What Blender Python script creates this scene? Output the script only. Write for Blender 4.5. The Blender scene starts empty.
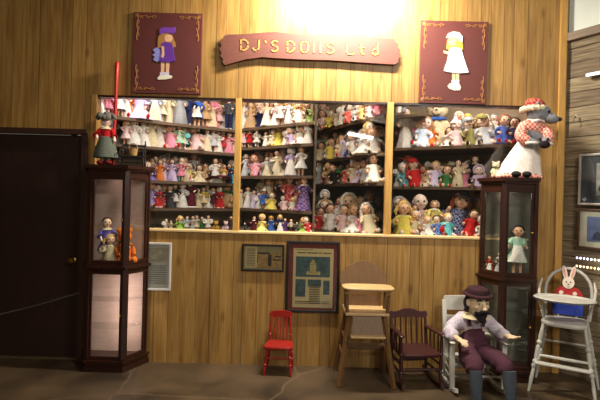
import bpy, bmesh, math, random
from mathutils import Vector, Matrix, Euler
R = random.Random(7)
PI = math.pi
SC = bpy.context.scene
COL = SC.collection
# ---------------------------------------------------------------- survey frame
F, EYE, ROLL, HOR, WY = 500.0, 1.55, 0.026, 3.0, 4.59   # focal, eye height, camera roll, horizon offset, wall distance
def uv(px, py):
    dx, dy = px - 300, 200 - py
    return dx - dy * ROLL, dx * ROLL + dy - HOR
def at(px, py, Y):
    u, v = uv(px, py)
    return Vector((u / F * Y, Y, EYE + v / F * Y))
def xz(px, py, Y=WY):
    p = at(px, py, Y)
    return (p.x, p.z)
# ---------------------------------------------------------------- materials
def lin(c):
    def f(x):
        x /= 255.0
        return x / 12.92 if x <= .04045 else ((x + .055) / 1.055) ** 2.4
    return (f(c[0]), f(c[1]), f(c[2]), 1)
def new_mat(name):
    m = bpy.data.materials.new(name); m.use_nodes = True
    nt = m.node_tree
    return m, nt, nt.nodes['Principled BSDF']
MC = {}
def mat(name, c, rough=.6, metal=0, var=.12, scale=20, bump=0.0, stretch=None, spec=.5, sheen=0):
    if name in MC: return MC[name]
    m, nt, b = new_mat(name); MC[name] = m
    b.inputs['Roughness'].default_value = rough; b.inputs['Metallic'].default_value = metal
    b.inputs['Specular IOR Level'].default_value = spec
    if sheen: b.inputs['Sheen Weight'].default_value = sheen
    tc = nt.nodes.new('ShaderNodeTexCoord'); mp = nt.nodes.new('ShaderNodeMapping')
    if stretch: mp.inputs['Scale'].default_value = stretch
    nz = nt.nodes.new('ShaderNodeTexNoise'); nz.inputs['Scale'].default_value = scale; nz.inputs['Detail'].default_value = 5
    rp = nt.nodes.new('ShaderNodeValToRGB'); l = lin(c)
    rp.color_ramp.elements[0].position = .3; rp.color_ramp.elements[1].position = .7
    rp.color_ramp.elements[0].color = tuple(x * (1 - var) for x in l[:3]) + (1,)
    rp.color_ramp.elements[1].color = tuple(min(1, x * (1 + var)) for x in l[:3]) + (1,)
    L = nt.links
    L.new(tc.outputs['Object'], mp.inputs[0]); L.new(mp.outputs[0], nz.inputs[0]); L.new(nz.outputs[0], rp.inputs[0]); L.new(rp.outputs[0], b.inputs['Base Color'])
    if bump:
        bp = nt.nodes.new('ShaderNodeBump'); bp.inputs['Strength'].default_value = bump; bp.inputs['Distance'].default_value = .01
        L.new(nz.outputs[0], bp.inputs['Height']); L.new(bp.outputs[0], b.inputs['Normal'])
    return m
def fabric(c, pat='plain', c2=None):
    key = 'cloth_%s_%s_%s' % (c, pat, c2)
    if key in MC: return MC[key]
    if pat == 'plain':
        m = mat(key, c, .85, 0, .14, 45, .25, spec=.2)
        return m
    m, nt, b = new_mat(key); MC[key] = m
    b.inputs['Roughness'].default_value = .85; b.inputs['Specular IOR Level'].default_value = .2
    tc = nt.nodes.new('ShaderNodeTexCoord'); L = nt.links
    mx = nt.nodes.new('ShaderNodeMix'); mx.data_type = 'RGBA'
    mx.inputs[6].default_value = lin(c); mx.inputs[7].default_value = lin(c2 or (240, 235, 225))
    if pat == 'dots':
        v = nt.nodes.new('ShaderNodeTexVoronoi'); v.inputs['Scale'].default_value = 70
        g = nt.nodes.new('ShaderNodeMath'); g.operation = 'LESS_THAN'; g.inputs[1].default_value = .33
        L.new(tc.outputs['Object'], v.inputs['Vector']); L.new(v.outputs['Distance'], g.inputs[0]); L.new(g.outputs[0], mx.inputs[0])
    else:
        v = nt.nodes.new('ShaderNodeTexChecker'); v.inputs['Scale'].default_value = 48 if pat == 'check' else 40
        L.new(tc.outputs['Object'], v.inputs['Vector']); L.new(v.outputs['Fac'], mx.inputs[0])
    L.new(mx.outputs[2], b.inputs['Base Color'])
    return m
def emis(name, c, s):
    if name in MC: return MC[name]
    m, nt, b = new_mat(name); MC[name] = m
    b.inputs['Base Color'].default_value = (.8, .8, .8, 1)
    b.inputs['Emission Color'].default_value = lin(c); b.inputs['Emission Strength'].default_value = s
    return m
def glass_mat():
    m = bpy.data.materials.new('pane_glass'); m.use_nodes = True; nt = m.node_tree; nt.nodes.clear(); L = nt.links
    o = nt.nodes.new('ShaderNodeOutputMaterial'); mx = nt.nodes.new('ShaderNodeMixShader')
    t = nt.nodes.new('ShaderNodeBsdfTransparent'); g = nt.nodes.new('ShaderNodeBsdfGlossy')
    t.inputs[0].default_value = (.97, .98, .97, 1); g.inputs['Roughness'].default_value = .015
    ge = nt.nodes.new('ShaderNodeNewGeometry'); dp = nt.nodes.new('ShaderNodeVectorMath'); dp.operation = 'DOT_PRODUCT'
    L.new(ge.outputs['Incoming'], dp.inputs[0]); L.new(ge.outputs['Normal'], dp.inputs[1])
    def M(op, a, b):
        n = nt.nodes.new('ShaderNodeMath'); n.operation = op; n.use_clamp = op != 'ABSOLUTE'
        for k, x in enumerate((a, b)):
            if x is None: continue
            if isinstance(x, (int, float)): n.inputs[k].default_value = x
            else: L.new(x, n.inputs[k])
        return n.outputs[0]
    c = M('SUBTRACT', 1.0, M('ABSOLUTE', dp.outputs['Value'], None)); c = M('MULTIPLY', M('POWER', c, 5.0), .95); c = M('ADD', c, .045)
    L.new(c, mx.inputs[0]); L.new(t.outputs[0], mx.inputs[1]); L.new(g.outputs[0], mx.inputs[2]); L.new(mx.outputs[0], o.inputs[0])
    return m
GLASS = glass_mat()
def panel_mat():
    """knotty yellow pine sheet panelling with random-width vertical grooves"""
    m, nt, b = new_mat('pine_panelling'); L = nt.links; N = nt.nodes.new
    tc = N('ShaderNodeTexCoord'); sp = N('ShaderNodeSeparateXYZ'); L.new(tc.outputs['Object'], sp.inputs[0])
    mul = N('ShaderNodeMath'); mul.operation = 'MULTIPLY'; mul.inputs[1].default_value = 1 / .81
    L.new(sp.outputs['X'], mul.inputs[0])
    fr = N('ShaderNodeMath'); fr.operation = 'FRACT'; L.new(mul.outputs[0], fr.inputs[0])
    rp = N('ShaderNodeValToRGB'); cr = rp.color_ramp; cr.interpolation = 'CONSTANT'
    tone = [.92, 1.0, .86, 1.04, .95, 1.0, .88]
    st = [0, .11, .26, .37, .53, .70, .84]
    cr.elements[0].position = 0; cr.elements[0].color = (.42, .4, .36, 1)
    cr.elements[1].position = .008; cr.elements[1].color = (tone[0],) * 3 + (1,)
    for s_, t_ in zip(st[1:], tone[1:]):
        e = cr.elements.new(s_); e.color = (.45, .42, .38, 1)
        e = cr.elements.new(s_ + .007); e.color = (t_,) * 3 + (1,)
    L.new(fr.outputs[0], rp.inputs[0])
    mp = N('ShaderNodeMapping'); mp.inputs['Scale'].default_value = (26, 26, 1.6); L.new(tc.outputs['Object'], mp.inputs[0])
    nz = N('ShaderNodeTexNoise'); nz.inputs['Scale'].default_value = 1.3; nz.inputs['Detail'].default_value = 6; nz.inputs['Distortion'].default_value = .7
    L.new(mp.outputs[0], nz.inputs[0])
    r2 = N('ShaderNodeValToRGB'); r2.color_ramp.elements[0].position = .3; r2.color_ramp.elements[1].position = .66
    r2.color_ramp.elements[0].color = lin((147, 105, 48)); r2.color_ramp.elements[1].color = lin((180, 142, 78))
    L.new(nz.outputs[0], r2.inputs[0])
    mp2 = N('ShaderNodeMapping'); mp2.inputs['Scale'].default_value = (7, 7, 1.5); L.new(tc.outputs['Object'], mp2.inputs[0])
    n2 = N('ShaderNodeTexNoise'); n2.inputs['Scale'].default_value = 1.1; n2.inputs['Detail'].default_value = 3; L.new(mp2.outputs[0], n2.inputs[0])
    r3 = N('ShaderNodeValToRGB'); r3.color_ramp.elements[0].position = .35; r3.color_ramp.elements[1].position = .6
    r3.color_ramp.elements[0].color = (.80, .77, .72, 1); r3.color_ramp.elements[1].color = (1, 1, 1, 1)
    L.new(n2.outputs[0], r3.inputs[0])
    m1 = N('ShaderNodeMix'); m1.data_type = 'RGBA'; m1.blend_type = 'MULTIPLY'; m1.inputs[0].default_value = 1
    L.new(r2.outputs[0], m1.inputs[6]); L.new(rp.outputs[0], m1.inputs[7])
    m2 = N('ShaderNodeMix'); m2.data_type = 'RGBA'; m2.blend_type = 'MULTIPLY'; m2.inputs[0].default_value = 1
    L.new(m1.outputs[2], m2.inputs[6]); L.new(r3.outputs[0], m2.inputs[7]); 
    mp3 = N('ShaderNodeMapping'); mp3.inputs['Scale'].default_value = (5.5, 5.5, 2.3); L.new(tc.outputs['Object'], mp3.inputs[0])
    vo = N('ShaderNodeTexVoronoi'); vo.inputs['Scale'].default_value = 1.0; L.new(mp3.outputs[0], vo.inputs['Vector'])
    r4 = N('ShaderNodeValToRGB'); r4.color_ramp.elements[0].position = .03; r4.color_ramp.elements[1].position = .16
    r4.color_ramp.elements[0].color = (.5, .42, .34, 1); r4.color_ramp.elements[1].color = (1, 1, 1, 1); L.new(vo.outputs['Distance'], r4.inputs[0])
    m3 = N('ShaderNodeMix'); m3.data_type = 'RGBA'; m3.blend_type = 'MULTIPLY'; m3.inputs[0].default_value = .8
    L.new(m2.outputs[2], m3.inputs[6]); L.new(r4.outputs[0], m3.inputs[7]); L.new(m3.outputs[2], b.inputs['Base Color'])
    bp = N('ShaderNodeBump'); bp.inputs['Strength'].default_value = .35; bp.inputs['Distance'].default_value = .004
    L.new(rp.outputs[0], bp.inputs['Height']); L.new(bp.outputs[0], b.inputs['Normal'])
    b.inputs['Roughness'].default_value = .48
    return m
def plank_mat():
    """grey weathered barn boards laid level, one tone per board"""
    m, nt, b = new_mat('barn_board'); L = nt.links; N = nt.nodes.new
    tc = N('ShaderNodeTexCoord'); sp = N('ShaderNodeSeparateXYZ'); L.new(tc.outputs['Object'], sp.inputs[0])
    d = N('ShaderNodeMath'); d.operation = 'DIVIDE'; d.inputs[1].default_value = .135; L.new(sp.outputs['Z'], d.inputs[0])
    fl = N('ShaderNodeMath'); fl.operation = 'FLOOR'; L.new(d.outputs[0], fl.inputs[0])
    wn = N('ShaderNodeTexWhiteNoise'); wn.noise_dimensions = '1D'; L.new(fl.outputs[0], wn.inputs['W'])
    mp = N('ShaderNodeMapping'); mp.inputs['Scale'].default_value = (3, 3, 60); L.new(tc.outputs['Object'], mp.inputs[0])
    nz = N('ShaderNodeTexNoise'); nz.inputs['Scale'].default_value = 1.2; nz.inputs['Detail'].default_value = 7; L.new(mp.outputs[0], nz.inputs[0])
    r = N('ShaderNodeValToRGB'); r.color_ramp.elements[0].position = .32; r.color_ramp.elements[1].position = .7
    r.color_ramp.elements[0].color = lin((96, 82, 62)); r.color_ramp.elements[1].color = lin((168, 152, 124)); L.new(nz.outputs[0], r.inputs[0])
    r2 = N('ShaderNodeValToRGB'); r2.color_ramp.elements[0].color = (.62, .58, .55, 1); r2.color_ramp.elements[1].color = (1.05, 1.05, 1.02, 1); L.new(wn.outputs['Value'], r2.inputs[0])
    mx = N('ShaderNodeMix'); mx.data_type = 'RGBA'; mx.blend_type = 'MULTIPLY'; mx.inputs[0].default_value = 1
    L.new(r.outputs[0], mx.inputs[6]); L.new(r2.outputs[0], mx.inputs[7]); L.new(mx.outputs[2], b.inputs['Base Color'])
    bp = N('ShaderNodeBump'); bp.inputs['Strength'].default_value = .3; bp.inputs['Distance'].default_value = .01
    L.new(nz.outputs[0], bp.inputs['Height']); L.new(bp.outputs[0], b.inputs['Normal'])
    b.inputs['Roughness'].default_value = .75
    return m
def floor_mat():
    """worn brown stained concrete with pale hairline cracks"""
    m, nt, b = new_mat('stained_concrete'); L = nt.links; N = nt.nodes.new
    tc = N('ShaderNodeTexCoord')
    nz = N('ShaderNodeTexNoise'); nz.inputs['Scale'].default_value = 2.2; nz.inputs['Detail'].default_value = 8; nz.inputs['Distortion'].default_value = .4; L.new(tc.outputs['Object'], nz.inputs[0])
    r = N('ShaderNodeValToRGB'); r.color_ramp.elements[0].position = .3; r.color_ramp.elements[1].position = .72
    r.color_ramp.elements[0].color = lin((52, 42, 31)); r.color_ramp.elements[1].color = lin((98, 80, 59)); L.new(nz.outputs[0], r.inputs[0])
    mp = N('ShaderNodeMapping'); mp.inputs['Rotation'].default_value = (0, 0, .5); L.new(tc.outputs['Object'], mp.inputs[0])
    n3 = N('ShaderNodeTexNoise'); n3.inputs['Scale'].default_value = 3; L.new(mp.outputs[0], n3.inputs[0])
    ad = N('ShaderNodeMix'); ad.data_type = 'RGBA'; ad.inputs[0].default_value = .12; L.new(mp.outputs[0], ad.inputs[6]); L.new(n3.outputs[1], ad.inputs[7])
    v = N('ShaderNodeTexVoronoi'); v.feature = 'DISTANCE_TO_EDGE'; v.inputs['Scale'].default_value = .95; L.new(ad.outputs[2], v.inputs['Vector'])
    lt = N('ShaderNodeMath'); lt.operation = 'LESS_THAN'; lt.inputs[1].default_value = .008; L.new(v.outputs['Distance'], lt.inputs[0])
    fa = N('ShaderNodeMath'); fa.operation = 'MULTIPLY'; fa.inputs[1].default_value = .22; L.new(lt.outputs[0], fa.inputs[0])
    mx = N('ShaderNodeMix'); mx.data_type = 'RGBA'; L.new(fa.outputs[0], mx.inputs[0]); L.new(r.outputs[0], mx.inputs[6]); mx.inputs[7].default_value = lin((150, 128, 104))
    L.new(mx.outputs[2], b.inputs['Base Color'])
    bp = N('ShaderNodeBump'); bp.inputs['Strength'].default_value = .15; bp.inputs['Distance'].default_value = .01
    L.new(nz.outputs[0], bp.inputs['Height']); L.new(bp.outputs[0], b.inputs['Normal'])
    b.inputs['Roughness'].default_value = .42
    return m
# ---------------------------------------------------------------- mesh building
class MB:
    def __init__(s): s.v = []; s.f = []; s.m = []
    def add(s, vs, fs, mi=0):
        o = len(s.v); s.v += [tuple(v) for v in vs]
        for f in fs: s.f.append(tuple(o + i for i in f)); s.m.append(mi)
        return s
    def box(s, c, d, mi=0, rot=None, bev=0):
        cx, cy, cz = c; x, y, z = d[0] / 2, d[1] / 2, d[2] / 2
        if bev:
            bm = bmesh.new(); bmesh.ops.create_cube(bm, size=1)
            for v in bm.verts: v.co = Vector((v.co.x * d[0], v.co.y * d[1], v.co.z * d[2]))
            bmesh.ops.bevel(bm, geom=bm.edges[:], offset=min(bev, min(d) * .45), segments=2, affect='EDGES', profile=.5)
            bm.verts.index_update()
            vs = [v.co.copy() for v in bm.verts]; fs = [[v.index for v in f.verts] for f in bm.faces]; bm.free()
        else:
            vs = [Vector(p) for p in ((-x, -y, -z), (x, -y, -z), (x, y, -z), (-x, y, -z), (-x, -y, z), (x, -y, z), (x, y, z), (-x, y, z))]
            fs = [(0, 3, 2, 1), (4, 5, 6, 7), (0, 1, 5, 4), (1, 2, 6, 5), (2, 3, 7, 6), (3, 0, 4, 7)]
        if rot is not None:
            M = rot if isinstance(rot, Matrix) else Euler(rot).to_matrix()
            vs = [M @ v for v in vs]
        return s.add([v + Vector(c) for v in vs], fs, mi)
    def bar(s, a, b, w, d, mi=0, bev=.003, up=(0, 0, 1)):
        a, b = Vector(a), Vector(b); t = (b - a).normalized(); upv = Vector(up)
        if abs(t.dot(upv)) > .98: upv = Vector((0, 1, 0))
        x = t.cross(upv).normalized(); y = x.cross(t).normalized()
        return s.box((a + b) / 2, (w, d, (b - a).length), mi, Matrix((x, y, t)).transposed(), bev)
    def tube(s, pts, rad, n=8, mi=0, cap=True, sq=1.0):
        pts = [Vector(p) for p in pts]; k = len(pts)
        if not hasattr(rad, '__len__'): rad = [rad] * k
        vs = []; prev = None
        for i, p in enumerate(pts):
            t = (pts[min(i + 1, k - 1)] - pts[max(i - 1, 0)])
            t = t.normalized() if t.length > 1e-9 else Vector((0, 0, 1))
            if prev is None:
                r = Vector((1, 0, 0)) if abs(t.x) < .9 else Vector((0, 1, 0))
                x = (r - t * r.dot(t)).normalized()
            else: 
                x = prev - t * prev.dot(t); x = x.normalized() if x.length > 1e-6 else Vector((1, 0, 0))
            prev = x; y = t.cross(x)
            for j in range(n):
                a = 2 * PI * j / n
                vs.append(p + (x * math.cos(a) + y * math.sin(a) * sq) * rad[i])
        fs = []
        for i in range(k - 1):
            for j in range(n):
                a, b = i * n + j, i * n + (j + 1) % n
                fs.append((a, b, b + n, a + n))
        if cap: fs += [tuple(range(n - 1, -1, -1)), tuple((k - 1) * n + j for j in range(n))]
        return s.add(vs, fs, mi)
    def ball(s, c, r, n=10, m=7, mi=0, rot=None):
        c = Vector(c)
        if not hasattr(r, '__len__'): r = (r, r, r)
        M = Euler(rot).to_matrix() if rot is not None else None
        vs = []; 
        def P(v):
            if M is not None: v = M @ v
            return c + v
        vs.append(P(Vector((0, 0, r[2]))))
        for i in range(1, m):
            t = PI * i / m
            for j in range(n):
                a = 2 * PI * j / n
                vs.append(P(Vector((r[0] * math.sin(t) * math.cos(a), r[1] * math.sin(t) * math.sin(a), r[2] * math.cos(t)))))
        vs.append(P(Vector((0, 0, -r[2]))))
        fs = [(0, 1 + j, 1 + (j + 1) % n) for j in range(n)]
        for i in range(m - 2):
            for j in range(n):
                a, b = 1 + i * n + j, 1 + i * n + (j + 1) % n
                fs.append((a, a + n, b + n, b))
        o = 1 + (m - 2) * n; e = len(vs) - 1
        fs += [(o + j, e, o + (j + 1) % n) for j in range(n)]
        return s.add(vs, fs, mi)
    def lathe(s, prof, n=14, c=(0, 0, 0), mi=0, sx=1, sy=1, wave=0, k=6, lean=(0, 0), cap=True):
        """profile of (radius, z); wave ripples the radius, more towards the hem (last profile point)"""
        vs = []; P = len(prof); z0 = prof[0][1]
        for i, (r, z) in enumerate(prof):
            w = wave * (i / max(1, P - 1))
            for j in range(n):
                a = 2 * PI * j / n; rr = r * (1 + w * math.cos(k * a))
                vs.append((c[0] + rr * sx * math.cos(a) + lean[0] * (z - z0), c[1] + rr * sy * math.sin(a) + lean[1] * (z - z0), c[2] + z))
        fs = []
        for i in range(P - 1):
            for j in range(n):
                a, b = i * n + j, i * n + (j + 1) % n
                fs.append((a, a + n, b + n, b) if prof[0][1] > prof[-1][1] else (a, b, b + n, a + n))
        if cap: fs += [tuple(range(n)), tuple((P - 1) * n + j for j in range(n - 1, -1, -1))]
        return s.add(vs, fs, mi)
    def prism(s, poly, y0, y1, mi=0):
        """outline of (x, z) points extruded along y"""
        n = len(poly)
        vs = [(x, y0, z) for x, z in poly] + [(x, y1, z) for x, z in poly]
        fs = [tuple(range(n)), tuple(range(2 * n - 1, n - 1, -1))] + [(i, i + n, (i + 1) % n + n, (i + 1) % n) for i in range(n)]
        return s.add(vs, fs, mi)
    def slab(s, poly, z0, z1, mi=0):
        n = len(poly)
        vs = [(x, y, z0) for x, y in poly] + [(x, y, z1) for x, y in poly]
        fs = [tuple(range(n - 1, -1, -1)), tuple(range(n, 2 * n))] + [(i, (i + 1) % n, (i + 1) % n + n, i + n) for i in range(n)]
        return s.add(vs, fs, mi)
    def skin(s, chains, mi=0, sub=2, smooth_fix=True):
        """chains: list of (points, radii, [branch edges]) grown with a skin surface; each is (pts, rads, edges)"""
        for pts, rads, edges in chains:
            me = bpy.data.meshes.new('t'); me.from_pydata([tuple(p) for p in pts], edges, []); me.update()
            ob = bpy.data.objects.new('t', me); COL.objects.link(ob)
            md = ob.modifiers.new('s', 'SKIN'); md.use_smooth_shade = True
            if not me.skin_vertices: 
                bm = bmesh.new(); bm.from_mesh(me); bm.verts.layers.skin.verify(); bm.to_mesh(me); bm.free()
            sv = me.skin_vertices[0].data
            for i, r in enumerate(rads):
                sv[i].radius = (r, r) if not hasattr(r, '__len__') else r
                sv[i].use_root = (i == 0)
            sb = ob.modifiers.new('b', 'SUBSURF'); sb.levels = sub; sb.render_levels = sub
            dg = bpy.context.evaluated_depsgraph_get(); ev = ob.evaluated_get(dg); em = ev.to_mesh()
            vs = [v.co.copy() for v in em.vertices]; fs = [tuple(p.vertices) for p in em.polygons]
            ev.to_mesh_clear(); bpy.data.objects.remove(ob); bpy.data.meshes.remove(me)
            s.add(vs, fs, mi)
        return s
    def build(s, name, mats, parent=None, smooth=True, loc=None):
        me = bpy.data.meshes.new(name); me.from_pydata(s.v, [], s.f)
        bm = bmesh.new(); bm.from_mesh(me); bmesh.ops.recalc_face_normals(bm, faces=bm.faces[:]); bm.to_mesh(me); bm.free()
        if not isinstance(mats, (list, tuple)): mats = [mats]
        for m in mats: me.materials.append(m)
        me.polygons.foreach_set('material_index', s.m)
        if smooth:
            me.polygons.foreach_set('use_smooth', [True] * len(s.f))
            try: me.set_sharp_from_angle(angle=math.radians(38))
            except Exception: pass
        me.update()
        o = bpy.data.objects.new(name, me); COL.objects.link(o)
        if parent is not None: o.parent = parent
        if loc is not None: o.location = loc
        return o
def tag(o, label=None, cat=None, group=None, kind=None):
    if label: o['label'] = label
    if cat: o['category'] = cat
    if group: o['group'] = group
    if kind: o['kind'] = kind
    return o
def thing(name, label, cat, loc=(0, 0, 0), rz=0, group=None):
    o = bpy.data.objects.new(name, None); COL.objects.link(o); o.empty_display_size = .1
    o.location = loc; o.rotation_euler = (0, 0, rz)
    return tag(o, label, cat, group)
def struct(name, mb, m, **k):
    return tag(mb.build(name, m, **k), kind='structure')
# ================================================================ SETTING
PANEL, PLANK, FLOORM = panel_mat(), plank_mat(), floor_mat()
PINE = mat('pine_trim', (196, 150, 78), .45, 0, .18, 4, .1, (20, 20, 1.5))
DARKD = mat('dark_brown_door', (46, 26, 20), .5, 0, .15, 6, .05, (10, 10, .8))
CEDAR = mat('dark_cherry_wood', (50, 25, 17), .32, 0, .22, 5, .05, (14, 14, 1))
SHELF = mat('shelf_board', (104, 82, 62), .6, 0, .2, 5, .05, (1, 20, 20))
ALC = mat('alcove_board', (176, 154, 130), .7, 0, .12, 3)
PLAST = mat('painted_plaster', (216, 224, 218), .7, 0, .05, 4)
BRASS = mat('brass', (190, 150, 70), .3, 1, .08, 20)
STEEL = mat('steel', (150, 145, 140), .35, 1, .08, 30)
b = MB(); b.box((0, -1.3, -.05), (11, 11.9, .1)); struct('floor', b, FLOORM, smooth=False)
WT, ZT = .10, 3.75      # wall thickness, ceiling height
WL, WR, WB, WTOP = -1.885, 2.10, 1.205, 2.440     # window opening
DR = -2.005             # hinge-free door edge
def wbox(mb, x0, x1, z0, z1): mb.box(((x0 + x1) / 2, WY + WT / 2, (z0 + z1) / 2), (x1 - x0, WT, z1 - z0))
b = MB()
wbox(b, DR, WL, 0, ZT); wbox(b, WR, 2.42, 0, ZT); wbox(b, WL, WR, 0, WB); wbox(b, WL, WR, WTOP, ZT)
wbox(b, -2.93, DR, 2.075, ZT); wbox(b, -5.2, -2.93, 0, ZT)
struct('wall_back', b, PANEL, smooth=False)
b = MB(); b.box((0, -1.3, ZT + .05), (11, 11.9, .1)); struct('ceiling', b, mat('ceiling_board', (150, 145, 135), .8), smooth=False)
b = MB(); b.box((-5.25, -1.3, ZT / 2), (.1, 11.9, ZT)); struct('wall_left', b, PANEL, smooth=False)
# angled barn-board wall in the corner
WD = Vector((.165, -.29, 0)).normalized(); WC = Vector((2.405, 4.60, 0)); WANG = math.atan2(WD.y, WD.x)
b = MB(); k = 0; z = 0.0; rr = random.Random(3)
while z < 3.0:
    hgt = .131; t = .022 + rr.uniform(-.005, .006)
    b.box((1.9, .05 - t / 2, z + hgt / 2), (3.8, t, hgt), bev=.003); z += .135
b.box((1.9, .075, 1.875), (3.8, .05, 3.75), 1)
wr = struct('wall_right', b, [PLANK, PLAST], smooth=False); wr.location = WC; wr.rotation_euler = (0, 0, WANG)
def wall_pt(px, py, off=0):
    """point of the angled wall on the sight line through a survey pixel, off metres in front of the boards"""
    u, v = uv(px, py); n = Vector((WD.y, -WD.x, 0)); n = n if n.y < 0 and n.x < 0 else -n
    p0 = WC + n * off; d = Vector((u / F, 1, v / F)); t = p0.dot(n) / d.dot(n)
    return Vector((0, 0, EYE)) + d * t
b = MB(); b.box((1.9, .02, 3.075), (3.8, .075, .075), bev=.006)
t = struct('trim_1', b, mat('weathered_cap', (132, 116, 100), .7, 0, .2, 5, .1, (1, 20, 20)), smooth=False); t.location = WC; t.rotation_euler = (0, 0, WANG)
b = MB(); b.box((1.9, .02, 3.50), (3.8, .09, .10)); t = struct('trim_2', b, mat('dark_beam', (70, 60, 50), .7), smooth=False); t.location = WC; t.rotation_euler = (0, 0, WANG)
b = MB(); b.box((2.372, WY - .012, ZT / 2), (.062, .024, ZT), bev=.004); struct('trim_3', b, PINE, smooth=False)
# door
b = MB()
b.box((-2.47, WY + .055, 1.035), (.93, .04, 2.055), bev=.004)
d = struct('door_1', b, DARKD, smooth=False)
b = MB()
b.box((DR + .02, WY - .004, 1.04), (.055, .03, 2.09), bev=.004); b.box((-2.94, WY - .004, 1.04), (.06, .03, 2.09), bev=.004); b.box((-2.47, WY - .004, 2.095), (1.0, .03, .05), bev=.004)
struct('door_frame', b, mat('door_casing', (60, 36, 26), .5, 0, .15, 6, 0, (8, 8, 1)), parent=d, smooth=False)
b = MB(); p = at(73, 260, WY + .02)
b.lathe([(.026, 0), (.026, .006), (.011, .012), (.011, .035), (.026, .045), (.030, .058), (.024, .072), (.008, .076)], 16)
k = b.build('door_handle', BRASS, d); k.location = (p.x, WY + .036, p.z); k.rotation_euler = (PI / 2, 0, 0)
b = MB(); b.box((-2.47, WY + .03, .008), (.93, .06, .016), bev=.003); struct('threshold', b, mat('brass_threshold', (150, 135, 100), .4, .8), parent=d, smooth=False)
# chain hooked beside the door, drawn toward the other side of the room
ch = thing('barrier_chain', 'thin steel barrier chain hooked on door casing and strung across dark door', 'chain')
a = at(78.5, 293, WY - .03); e = at(-40, 322.5, 4.2); n = 64; b = MB(); hk = MB()
for i in range(n):
    t0, t1 = i / n, (i + 1.25) / n
    def q(t): return a.lerp(e, t) - Vector((0, 0, .018 * math.sin(PI * min(t, 1))))
    p0, p1 = q(t0), q(t1); ax = (p1 - p0); c = (p0 + p1) / 2; t = ax.normalized(); sd = t.cross(Vector((0, 0, 1))).normalized(); upv = sd.cross(t)
    w = (sd if i % 2 else upv) * .0055
    ln = ax * .42
    b.tube([c - ln, c - ln * .6 + w, c + ln * .6 + w, c + ln, c + ln * .6 - w, c - ln * .6 - w, c - ln], .0022, 5)
b.build('chain_links', mat('dull_steel', (96, 90, 84), .5, .9, .1, 30), ch)
hk.tube([a + Vector((0, .03, .0)), a + Vector((0, 0, .002)), a + Vector((0, -.006, -.006)), a + Vector((0, -.002, -.014))], .004, 6); hk.ball(a + Vector((0, .022, 0)), (.012, .006, .012))
hk.build('hook', STEEL, ch)
# ---- display window: casing, mullions, panes
w = MB(); w.box(((WL + WR) / 2, WY + .05, WB + .008), (WR - WL, .13, .022), bev=.004)
sill = struct('trim_4', w, mat('pale_sill', (226, 196, 140), .5, 0, .1, 5, 0, (1, 10, 10)), smooth=False)
w = MB(); w.box((WL - .022, WY - .006, (WB + WTOP) / 2), (.05, .022, WTOP - WB + .0), bev=.004)
struct('trim_5', w, PINE, smooth=False)
w = MB(); w.box(((WL + WR) / 2, WY + .05, WTOP - .008), (WR - WL, .09, .02), bev=.003); struct('trim_6', w, CEDAR, smooth=False)
MU = [(-.585, .055), (.812, .058)]
for i, (mx, mw) in enumerate(MU):
    w = MB(); w.box((mx, WY + .035, (WB + WTOP) / 2 + .004), (mw, .085, WTOP - WB - .01), bev=.004); struct('trim_%d' % (7 + i), w, PINE, smooth=False)
xs = [WL, MU[0][0] - MU[0][1] / 2, MU[0][0] + MU[0][1] / 2, MU[1][0] - MU[1][1] / 2, MU[1][0] + MU[1][1] / 2, WR]
for i in range(3):
    w = MB(); w.box(((xs[2 * i] + xs[2 * i + 1]) / 2, WY + .055, (WB + WTOP) / 2), (xs[2 * i + 1] - xs[2 * i], .005, WTOP - WB - .03))
    struct('window_%d' % (i + 1), w, GLASS, smooth=False)
# ---- alcove behind the glass
AX0, AX1, AY, AZ = -2.1, 2.36, 6.42, 2.93
b = MB(); b.box(((AX0 + AX1) / 2, AY + .03, (AZ + 1.1) / 2), (AX1 - AX0, .06, AZ - 1.1 + .1)); struct('wall_alcove_back', b, ALC, smooth=False)
BL = ((AX0, 5.30), (-.72, 6.22)); BR_ = ((1.14, 6.1), (AX1, 5.45)); BC_ = ((-.68, 6.2), (.125, 5.62))
for nm, (p_, q_) in (('wall_alcove_door_side', BL), ('wall_alcove_corner_side', BR_), ('wall_alcove_middle', BC_)):
    b = MB(); b.bar(p_ + ((AZ + 1.2) / 2,), q_ + ((AZ + 1.2) / 2,), .02, AZ - 1.2, bev=0); struct(nm, b, ALC, smooth=False)
b = MB(); b.box((AX0 - .03, (WY + AY) / 2 + .05, (AZ + 1.1) / 2), (.06, AY - WY - .1, AZ - 1.1)); struct('wall_alcove_left', b, ALC, smooth=False)
b = MB(); b.box((AX1 + .03, (WY + AY) / 2 + .05, (AZ + 1.1) / 2), (.06, AY - WY - .1, AZ - 1.1)); struct('wall_alcove_right', b, ALC, smooth=False)
b = MB(); b.box(((AX0 + AX1) / 2, (WY + AY) / 2 + .05, AZ + .03), (AX1 - AX0 + .1, AY - WY - .1, .06)); struct('ceiling_alcove', b, ALC, smooth=False)
b = MB(); b.box(((AX0 + AX1) / 2, (WY + AY) / 2 + .05, 1.17), (AX1 - AX0 + .1, AY - WY - .1, .06)); struct('floor_alcove', b, SHELF, smooth=False)
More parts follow.
